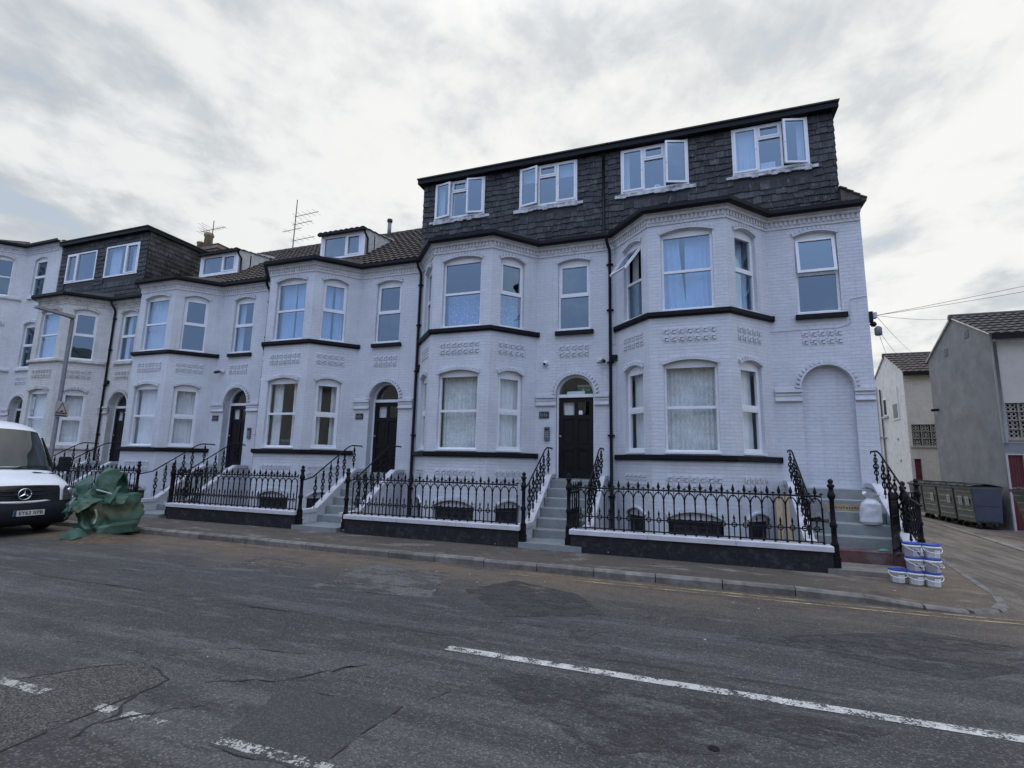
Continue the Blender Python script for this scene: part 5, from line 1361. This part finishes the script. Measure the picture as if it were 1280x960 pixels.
def rear(label, X, Y0, Y1, ze, za, gablem, south_up, south_lo, tile, doorx, scr, X1, zlo):
    T = thing('rear_extension', label, 'building', ((X + X1) / 2, (Y0 + Y1) / 2, ZR), 'gabled rear buildings on the side street')
    ym = (Y0 + Y1) / 2
    b = MB(); LG = Loc((X, Y1), (X, Y0)); 
    b.add([(X, Y1, ZR), (X, Y0, ZR), (X, Y0, ze), (X, ym, za), (X, Y1, ze)], [(0, 1, 2, 3, 4)], gablem); b.build('gable_wall', T)
    LS = Loc((X + .002, Y0), (X1, Y0)); b = MB()
    d0, d1 = doorx
    s0, s1, sz0, sz1 = scr
    wall_seg(b, LS, ZR, zlo, [[(d0, ZR + .02), (d1, ZR + .02), (d1, .98), (d0, .98)]], south_lo, depth=.12)
    b.build('lower_wall', T); b = MB()
    wall_seg(b, LS, zlo + .001, ze, [[(s0, sz0), (s1, sz0), (s1, sz1), (s0, sz1)]], south_up, depth=.18); b.box(X + .1, X1, Y1 - .05, Y1, ZR, ze, south_up)
    b.quad((X1, Y0, ZR), (X1, Y1, ZR), (X1, Y1, ze), (X1, Y0, ze), south_up); b.build('upper_wall', T)
    b = MB(); ubox(b, LS, s0 + .01, s1 - .01, -.30, -.16, sz0 + .01, sz1 - .01, drk); cell = .30; n = int((s1 - s0) / cell); nz = max(2, round((sz1 - sz0) / cell)); cz = (sz1 - sz0) / nz; cu = (s1 - s0) / n
    for i in range(n):
        for k in range(nz):
            cx_, cz_ = s0 + (i + .5) * cu, sz0 + (k + .5) * cz
            ubox(b, LS, cx_ - cu / 2, cx_ - cu / 2 + .025, -.1, -.02, cz_ - cz / 2, cz_ + cz / 2, stone_); ubox(b, LS, cx_ - cu / 2 + .025, cx_ + cu / 2, -.1, -.021, cz_ - cz / 2, cz_ - cz / 2 + .025, stone_)
            for a in range(4):
                aa = PI / 4 + a * PI / 2
                b.tube([LS.p(cx_ + .085 * math.cos(aa) + .055 * math.cos(q * PI / 4), -.06, cz_ + .085 * math.sin(aa) + .055 * math.sin(q * PI / 4)) for q in range(9)], .020, stone_, 5, cap=False)
    b.build('screen_blocks', T)
    b = MB(); ubox(b, LS, s0 - .08, s1 + .1, -.02, .05, sz0 - .07, sz0 - .002, stone_); b.build('ledge', T)
    b = MB(); ubox(b, LS, d0 + .06, d1 - .06, -.10, -.06, ZR + .03, .93, rd)
    for k in range(5): ubox(b, LS, d0 + .06 + (d1 - d0 - .12) * k / 5 + .004, d0 + .06 + (d1 - d0 - .12) * (k + 1) / 5 - .004, -.06, -.052, ZR + .05, .92, rd)
    dp = b.build('door', T)
    b = MB()
    for q in ((d0, d0 + .055, ZR, .98), (d1 - .055, d1, ZR, .98), (d0 + .055, d1 - .055, .925, .98)): ubox(b, LS, q[0], q[1], -.11, .015, q[2] + .01, q[3] - .002, pk)
    b.build('door_frame', dp)
    b = MB(); tile_roof(b, X - .06, X1, Y0 - .25, ze - .12, ym, za + .06, tile, tw=.24, row=.33); b.quad((X - .06, ym, za + .06), (X1, ym, za + .06), (X1, Y1 + .2, ze - .1), (X - .06, Y1 + .2, ze - .1), tile)
    b.box(X - .05, X1, Y0 - .24, Y0 - .20, ze - .26, ze - .10, M['pvcdark'])
    b.lathe((X - .08, ym, za + .05), [(.11, 0), (.11, X1 - X)], tile, 10, axis='x')
    for sg, y_, in ((1, Y0), (-1, Y1)): b.tube([(X - .03, ym, za + .02), (X - .03, y_ - sg * .1, ze - .06)], .035, M['creamtrim'], 5)
    b.build('roof', T)
    return T, LS
Tn, Ln_ = rear('grey rendered gabled building with beige upper wall and red door behind the bins', 8.85, 7.25, 11.75, 4.76, 5.84, gr, bg, gs, M['tiledark'], (.02, .50), (.16, 5.2, 1.44, 2.52), 15, 1.30)
b = MB(); ubox(b, Ln_, .10, 6.1, -.01, .03, 4.42, 4.62, M['cornice']); b.build('fascia', Tn)
b = MB(); b.tube([(8.93, 7.19, 4.45), (8.93, 7.19, 2.6), (8.93, 7.19, 1.3)], .04, M['grey_metal'], 8); b.build('downpipe', Tn)
b = MB()
for y_, z_ in ((8.6, 5.05), (10.2, 4.75)): b.box(8.835, 8.86, y_ - .13, y_ + .13, z_ - .13, z_ + .13, mat('vent_brick', (.14, .14, .16), .8, .2, 9))
b.build('air_vent', Tn)
b = MB(); b.tube([(8.87, 11.3, 2.75), (8.62, 11.3, 2.72)], .05, M['pvcdark'], 8); b.build('overflow_pipe', Tn)
b = MB(); b.box(11.15, 11.7, 9.2, 9.8, 5.6, 6.75, gr); b.build('chimney', Tn)
Tf, Lf_ = rear('white gabled building with cream brick side and a brown roof, farther up the side street', 8.95, 14.75, 18.9, 4.88, 5.96, wr, cb, cb, M['tile'], (.06, .42), (.12, 1.9, 1.50, 2.45), 13, 1.35)
b = MB(); wl_ = Loc((8.95, 18.9), (8.95, 14.75))
ubox(b, wl_, 1.35, 1.85, -.02, .02, 3.05, 3.95, M['upvc']); ubox(b, wl_, 1.43, 1.77, .02, .024, 3.12, 3.86, drk); ubox(b, wl_, 1.28, 1.92, 0, .10, 2.96, 3.045, M['lead']); b.build('window', Tf)
b = MB(); ubox(b, wl_, 2.55, 3.35, -.02, .03, 2.75, 4.3, wr); ubox(b, wl_, 2.66, 3.24, .03, .034, 2.85, 3.5, gr); ubox(b, wl_, 2.66, 3.24, .03, .034, 3.6, 4.2, wr); b.build('blocked_window', Tf)
b = MB()
for u_ in (.55, 1.15): b.tube([wl_.p(u_, .05, 4.9 - .4 * u_), wl_.p(u_ + .02, .05, ZR)], .035, M['cream'] if u_ < 1 else M['grey_metal'], 7)
b.tube([wl_.p(.3, .05, 2.1), wl_.p(1.5, .05, 2.0)], .03, M['grey_metal'], 6); b.build('waste_pipe', Tf)
b = MB()
for u_, z_ in ((2.9, 1.9), (3.0, .9), (1.2, .65), (3.3, -.55)): b.lathe(wl_.p(u_, .0, z_), [(.09, -.0), (.09, .03)], M['lead'], 10, axis='x', fn=lambda x, y, z: (17.9 - x, y, z))
b.build('wall_plate', Tf)
# far end of the side street
T = thing('rear_extension', 'dark-roofed low building closing the far end of the side street', 'building', (4.5, 34, ZR), 'gabled rear buildings on the side street')
b = MB(); b.box(-4, 16, 32, 36, ZR, 3.4, cb); b.build('wall', T); b = MB(); tile_roof(b, -4.2, 16.2, 31.7, 3.3, 34, 5.2, M['tile']); b.quad((-4.2, 34, 5.2), (16.2, 34, 5.2), (16.2, 36.3, 3.3), (-4.2, 36.3, 3.3), M['tile']); b.build('roof', T)

bo = mat('olive_grey_bin_metal', (.090, .093, .086), .5, .15, 3, metal=.1, bump=.003, dirt=((.06, .06, .055), 4, .5)); be = mat('blue_grey_bin_plastic', (.055, .065, .09), .55, .1, 3, bump=.003); bd = mat('dark_bin_plastic', (.05, .05, .048), .6, .2, 5); bs_ = mat('bin_sticker', (.34, .35, .34), .6, .12, 12)
def bin4(x0, y0, label, near=False, wx=.74, wy=1.14, nlab=2, rot=0.0, tp=.13):
    c_ = (x0 + wx / 2, y0 + wy / 2); T = thing('wheeled_bin', label, 'bin', (c_[0], c_[1], ZR), 'large four-wheeled bins in the side street')
    ca_, sa_ = math.cos(rot), math.sin(rot)
    def f(x, y, z): dx, dy = x - c_[0], y - c_[1]; return (c_[0] + dx * ca_ - dy * sa_, c_[1] + dx * sa_ + dy * ca_, z)
    z0, z1 = ZR + .20, ZR + 1.20
    def g(x, y, z): k = 1 - tp * (z1 - z) / (z1 - z0); return f(c_[0] + (x - c_[0]) * k, c_[1] + (y - c_[1]) * (1 - .04 * (z1 - z)), z)
    x1, y1 = x0 + wx, y0 + wy
    b = MB(); b.box(x0, x1, y0, y1, z0, z1, bo, fn=g)
    for k in range(5): b.bbox(x0 - .009, x1 + .009, y0 + .06, y1 - .06, z0 + .10 + .19 * k, z0 + .155 + .19 * k, bo, .008, fn=g)
    b.box(x0 - .035, x1 + .035, y0 - .03, y1 + .03, z1 - .005, z1 + .05, bo, fn=g); b.build('body', T)
    if near:
        b = MB(); b.box(x0 + .01, x1 - .01, y0 - .035, y0 - .022, z0 + .04, z1 - .01, be, fn=g); b.box(x0 + .1, x1 - .1, y0 - .045, y0 - .034, z0 + .5, z0 + .54, be, fn=g); b.build('end_panel', T)
    b = MB(); n = 10
    b.grid(lambda u, v: f(x0 - .05 + (wx + .10) * u, y0 - .03 + (wy + .06) * v, z1 + .052 + .085 * math.sin(PI * min(1, u * .9 + .08)) ** .6), 14, 2, bd)
    b.box(x0 - .05, x1 + .05, y0 - .03, y1 + .03, z1 + .048, z1 + .066, bd, fn=f)
    for v in (.3, .7): b.tube([f(x0 - .04 + (wx + .08) * u / 8, y0 + wy * v, z1 + .07 + .085 * math.sin(PI * min(1, u / 8 * .9 + .08)) ** .6) for u in range(9)], .02, bd, 5)
    b.build('lid', T)
    for sx in (0, 1):
        for sy in (0, 1):
            b = MB(); q = f(x0 + .14 + (wx - .28) * sx * (1 - tp * .8) + wx * tp * .4, y0 + .16 + (wy - .32) * sy, 0); b.lathe((q[0], q[1], ZR + .08), [(.05, -.03), (.08, -.025), (.08, .025), (.05, .03)], M['rubber'], 12, axis='y'); b.box(q[0] - .03, q[0] + .03, q[1] - .045, q[1] + .045, ZR + .13, z0, M['grey_metal']); b.build('wheel', T)
    for k in range(nlab):
        b = MB(); ya = y0 + .18 + .44 * k; b.box(x0 - .030, x0 - .024, ya, ya + .24, z1 - .52, z1 - .24, bs_, fn=g)
        for q in range(4): b.box(x0 - .034, x0 - .0305, ya + .03, ya + .15 + .05 * (q % 2), z1 - .49 + .055 * q, z1 - .475 + .055 * q, be, fn=g)
        b.build('sticker', T)
bin4(7.92, 7.22, 'olive grey wheeled bin at the near end of the row, with a blue-grey end panel', True)
bin4(7.94, 8.52, 'second olive grey wheeled bin in the row, counted from the blue-grey end panel', nlab=1)
bin4(7.96, 9.84, 'third olive grey wheeled bin in the row, behind the iron corner posts', nlab=1)
bin4(7.98, 11.14, 'rearmost wheeled bin of the row, seen between the iron corner posts', nlab=1)
bin4(8.12, 4.30, 'separate wheeled bin in front of the red door, cut by the photo edge', wx=1.1, wy=1.2, nlab=1, tp=.40)
b = MB()
for k in range(14): y_ = -1 + .95 * k; x_ = 6.35 + .095 * (y_ + 1) * 1.15; stone_r = (x_, y_)
for k in range(13):
    y_ = 1.0 + .92 * k; x_ = 6.55 + .118 * (y_ - 1); b.hexa([(x_, y_, ZR), (x_ + .14, y_, ZR), (x_ + .245, y_ + .91, ZR), (x_ + .105, y_ + .91, ZR), (x_, y_, ZR + .022), (x_ + .14, y_, ZR + .03), (x_ + .245, y_ + .91, ZR + .03), (x_ + .105, y_ + .91, ZR + .022)], kerbm)
struct(b, 'channel_kerb')

# ------------------------------------------------------------------ street lamp, sign, aerials, cables
T = thing('street_lamp', 'slim grey steel street lamp with a flat lantern, left of the green bulk bag', 'street lamp', (-16.69, -3.45, ZP))
b = MB(); b.lathe((-16.69, -3.45, ZP), [(.075, 0), (.075, 1.1), (.055, 1.14), (.05, 5.3), (.03, 5.42)], M['grey_metal'], 12); b.tube([(-16.69, -3.45, 4.16), (-16.69, -3.6, 4.23)], .03, M['grey_metal'], 8); b.build('pole', T)
b = MB(); b.hexa([(-16.77, -4.35, 4.24), (-16.61, -4.35, 4.24), (-16.61, -3.42, 4.19), (-16.77, -3.42, 4.19), (-16.75, -4.33, 4.31), (-16.63, -4.33, 4.31), (-16.64, -3.42, 4.28), (-16.74, -3.42, 4.28)], M['grey_metal']); b.build('lantern', T)
sgw = mat('sign_white', (.46, .45, .44), .4, .05, 6); sgr = mat('sign_red', (.16, .04, .04), .4, .05, 6); sgk = mat('sign_black', (.012, .012, .012), .5, .05, 6); 
S_ = thing('road_sign', 'square white sign with a red-bordered triangle and road hump, fixed on the street lamp', 'sign', (-16.55, -3.45, 1.25))
sx = -16.60; cy, cz = -3.42, 1.58
def sp_(a, c): th = R(18); a *= .8; c *= .8; return (sx + .0 + a * math.sin(th) * -1, cy + a * math.cos(th), cz + c)
b = MB(); fn = lambda d, a, c: (lambda q: (q[0] + d, q[1], q[2]))(sp_(a, c)); b.box(0, .012, -.27, .27, -.27, .27, sgw, fn=fn); b.box(-.05, -.002, -.06, .06, -.1, .1, M['grey_metal'], fn=fn); b.build('plate', S_)
b = MB()
tri = lambda k: [(-.235 * k, -.17 * k - .0), (.235 * k, -.17 * k), (0, .24 * k)]
def flat(pts, d, m): b.prism(pts, lambda a, c, dd: fn(dd, a, c), d, d + .002, m)
flat(tri(1), .0125, sgr); flat(tri(.70), .015, sgw); flat([(-.10, -.10)] + [(-.07 + .14 * k / 8, -.10 + .065 * math.sin(PI * k / 8)) for k in range(9)] + [(.10, -.10)], .0175, sgk)
flat([(-.22, -.25), (.22, -.25), (.22, -.205), (-.22, -.205)], .0125, sgk)
b.build('triangle', S_)

def aerial(label, x, y, z0, zt, arms, d):
    T = thing('tv_aerial', label, 'aerial', (x, y, z0), 'roof aerials')
    am = M['grey_metal']; b = MB(); b.tube([(x, y, z0), (x + .02, y, zt)], [.03, .018], am, 6); b.build('mast', T)
    for z, a0, a1, els, el in arms:
        b = MB(); b.tube([(x + a0, y, z + a0 * d), (x + a1, y, z + a1 * d)], .014, am, 5)
        for k in range(els):
            q = a0 + (a1 - a0) * (k + .5) / els; b.tube([(x + q, y - el, z + q * d), (x + q, y + el, z + q * d)], .007, am, 4)
        b.build('boom', T)
aerial('tall mast aerial with stacked booms behind the ridge, left of the larger dormer', -16.35, 4.1, 9.1, 11.75, [(10.95, -.05, 1.25, 5, .28), (10.58, -.12, .95, 4, .25), (9.82, -.1, 1.15, 4, .22), (10.35, -.65, .40, 2, .2)], .04)
aerial('small aerial beside the brick chimney', -21.3, 4.1, 8.9, 11.5, [(11.05, -.75, .80, 9, .16)], .02)
b = MB(); 
for q in (-.5, -.7):
    for k in range(3): b.tube([(-21.3 + q, 3.85, 10.95 + .2 * k), (-21.3 + q, 4.35, 10.95 + .2 * k)], .008, M['grey_metal'], 4)
b.tube([(-21.8, 4.1, 10.9), (-22.0, 4.1, 11.4)], .008, M['grey_metal'], 4)
b.build('reflector', [o for o in COL.objects if o.name == 'tv_aerial.001'][0])
U = thing('cable_junction', 'weathered cable junction boxes high on the outer street corner', 'junction box', (3.66, 0, 3.3))
b = MB(); b.box(3.60, 3.67, -.02, .14, 3.52, 3.74, M['pvcdark']); b.box(3.67, 3.75, .0, .12, 3.60, 3.72, M['lead']); b.lathe((3.68, .05, 3.42), [(.04, 0), (.07, .05), (.04, .1)], M['pvcdark'], 8); b.build('bracket', U)
b = MB(); b.lathe((3.76, .05, 3.22), [(.055, 0), (.07, .02), (.07, .16), (.03, .2)], M['grey_metal'], 9); b.build('drum', U)
cbm = mat('overhead_cable', (.16, .16, .17), .6, .1, 9)
def cable(p, q, sag, label):
    P2, Q2 = Vector(p), Vector(q); b = MB()
    b.tube([tuple(P2.lerp(Q2, k / 16) - Vector((0, 0, sag * 4 * (k / 16) * (1 - k / 16)))) for k in range(17)], .0048, cbm, 4); b.build('overhead_cable', None, label=label, category='cable', group='overhead cables')
o3 = (3.74, .05, 3.66)
cable(o3, (17.5, 4.5, 7.6), .25, 'highest thin overhead cable running from the corner junction box over the grey gable')
cable(o3, (17.5, 4.3, 7.0), .25, 'lower thin overhead cable running from the corner junction box over the grey gable')
cable(o3, (9.3, 9.4, 5.85), .1, 'thin cable from the corner junction box to the ridge of the grey gable')
cable(o3, (10.2, 16.6, 5.9), .1, 'thin cable from the corner junction box to the right end of the brown ridge')
cable((3.76, .05, 3.35), (9.6, 16.8, 5.95), .1, 'thin cable from the lower junction drum to the middle of the brown ridge')
cable((3.76, .05, 3.30), (9.1, 16.8, 5.95), .1, 'thin cable from the lower junction drum to the white gable apex')
# thin telephone wire along the wall of the corner house
b = MB(); b.tube([(-1.9, -.012, 3.35), (1.7, -.012, 3.42), (3.0, -.012, 3.43), (3.25, -.012, 3.50), (3.27, -.012, 4.05), (3.58, -.012, 4.1)], .007, M['lavtrim'], 4); b.build('wall_cable', P5)

# ------------------------------------------------------------------ terrace across the road (seen in the window reflections)
ob = brick_mat('pale_painted_brick', (.52, .51, .48), .9, (.3, .28, .25), .4, brickvar=.05)
for k in range(4):
    x0 = -34 + 13.2 * k; T = thing('terraced_house', ('first', 'second', 'third', 'last')[k] + ' pale two-storey house across the road, counted from the van end, mirrored in the windows', 'terraced house', (x0 + 6, -21, ZP), 'houses across the road')
    b = MB(); L = Loc((x0 + 13, -17.5), (x0, -17.5)); hs = []
    for i in range(4):
        for z0_, z1_ in ((-.2, 1.7), (3.0, 4.7)): hs.append(hole(1.2 + 3.1 * i, 2.4 + 3.1 * i, z0_, z1_, .1))
    wall_seg(b, L, ZR - .1, 6.3, hs, ob); b.build('wall', T)
    b = MB()
    for i in range(4):
        for z0_, z1_ in ((-.2, 1.7), (3.0, 4.7)):
            ubox(b, L, 1.2 + 3.1 * i, 2.4 + 3.1 * i, -.12, -.08, z0_, z1_ + .1, M['upvc']); ubox(b, L, 1.28 + 3.1 * i, 2.32 + 3.1 * i, -.08, -.076, z0_ + .08, z1_ - .08, drk)
    b.build('windows', T)
    b = MB(); b.quad((x0, -17.3, 6.2), (x0 + 13.1, -17.3, 6.2), (x0 + 13.1, -21, 8.2), (x0, -21, 8.2), M['tiledark']); b.quad((x0, -25, 6.2), (x0 + 13.1, -25, 6.2), (x0 + 13.1, -21, 8.2), (x0, -21, 8.2), M['tiledark']); b.build('roof', T)

# ------------------------------------------------------------------ sky, sun, camera
W = bpy.data.worlds.new('World'); sc.world = W; W.use_nodes = True
t = NT(W.node_tree); bgn = t.n['Background']
SUN = Vector((-.20, .80, .565)).normalized()
sky = t.new('ShaderNodeTexSky', sky_type='NISHITA'); sky.sun_disc = False
sky.sun_elevation = math.asin(SUN.z); sky.sun_rotation = math.atan2(SUN.x, SUN.y)
tc = t.new('ShaderNodeTexCoord'); d = tc.outputs['Generated']
X, Y, Z = t.sep(d)
zc = t.math('ADD', t.math('MAXIMUM', Z, 0.0), .16)
cv = t.new('ShaderNodeCombineXYZ'); t.put(cv.inputs[0], t.math('DIVIDE', X, zc)); t.put(cv.inputs[1], t.math('DIVIDE', Y, zc)); cv.inputs[2].default_value = 2.7
p = cv.outputs[0]
pr = t.mapping(p, (1, .9, 1), (3, 1, 0), (0, 0, .6))
n1 = t.noise(pr, 3.2, 8, .56, .2); n2 = t.noise(pr, 8.0, 6, .6, .3); n3 = t.noise(p, .8, 3, .5)
cl = t.math('ADD', t.math('ADD', t.math('MULTIPLY', n1, .60), t.math('MULTIPLY', n2, .22)), t.math('MULTIPLY', n3, .25))
dp = t.new('ShaderNodeVectorMath', operation='DOT_PRODUCT'); t.put(dp.inputs[0], d); dp.inputs[1].default_value = tuple(Vector((.02, .86, .48)).normalized())
glow = t.rng(dp.outputs['Value'], .55, 1.0)
bright = t.rng(cl, .43, .61)
cc = t.mix(bright, (.51, .55, .59), (.81, .825, .825))
cc = t.mix(t.math('MULTIPLY', glow, t.rng(cl, .36, .60, .10, .50)), cc, (.97, .96, .925))
cc = t.mix(t.rng(Z, .03, .20, .45, 0), cc, (.74, .78, .81))
gap = t.math('MULTIPLY', t.rng(cl, .455, .40), .45)
bl = t.new('ShaderNodeMix', data_type='RGBA'); 
skc = t.mix(1.0, sky.outputs[0], (.10, .10, .10), 'MULTIPLY')
cc = t.mix(t.math('MINIMUM', gap, .6), cc, t.mix(.6, skc, (.50, .60, .74)))
# opposite half of the sky: broken cloud with more blue
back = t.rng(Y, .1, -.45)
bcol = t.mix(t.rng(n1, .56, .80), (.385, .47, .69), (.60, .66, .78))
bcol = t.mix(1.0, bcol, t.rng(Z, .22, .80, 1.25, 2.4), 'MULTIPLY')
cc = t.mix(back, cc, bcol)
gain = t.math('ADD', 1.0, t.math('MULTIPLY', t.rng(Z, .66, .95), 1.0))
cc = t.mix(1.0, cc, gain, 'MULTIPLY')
cc = t.mix(t.rng(Z, .0, -.05), cc, (.12, .12, .12))
cc = t.mix(1.0, cc, (10, 10, 10), 'MULTIPLY')
bl.clamp_result = False
for n_ in t.n:
    if n_.type == 'MIX': n_.clamp_result = False; n_.clamp_factor = True
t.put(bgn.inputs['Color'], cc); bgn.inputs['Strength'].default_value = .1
sl = bpy.data.lights.new('sun', 'SUN'); sl.energy = .6; sl.angle = R(25); sl.color = (1, .96, .9)
so = bpy.data.objects.new('sun', sl); COL.objects.link(so); so.rotation_euler = SUN.to_track_quat('Z', 'Y').to_euler(); so.location = (0, 0, 30)

cam = bpy.data.cameras.new('camera'); co = bpy.data.objects.new('camera', cam); COL.objects.link(co)
yaw, pit, rol = R(19.84528775), R(8.8626582), R(1.25770342)
fw_ = Vector((-math.sin(yaw) * math.cos(pit), math.cos(yaw) * math.cos(pit), math.sin(pit))); r_ = Vector((math.cos(yaw), math.sin(yaw), 0)); u_ = r_.cross(fw_)
r2 = r_ * math.cos(rol) + u_ * math.sin(rol); u2 = -r_ * math.sin(rol) + u_ * math.cos(rol)
mx = Matrix((r2, u2, -fw_)).transposed().to_4x4(); mx.translation = Vector((0, -12.45955, .36305)); co.matrix_world = mx
cam.sensor_width = 36; cam.sensor_fit = 'HORIZONTAL'; cam.lens = 634.43749 / 1280 * 36; cam.clip_start = .05; cam.clip_end = 3000
sc.camera = co
sc.render.engine = 'CYCLES'
sc.view_settings.view_transform = 'Standard'; sc.view_settings.look = 'None'; sc.view_settings.gamma = 1; sc.view_settings.exposure = .08; sc.view_settings.use_curve_mapping = False
cy_ = sc.cycles; cy_.use_denoising = True; cy_.max_bounces = 7; cy_.diffuse_bounces = 3; cy_.glossy_bounces = 4; cy_.transparent_max_bounces = 14; cy_.transmission_bounces = 4; cy_.caustics_reflective = False; cy_.caustics_refractive = False; cy_.sample_clamp_indirect = 6
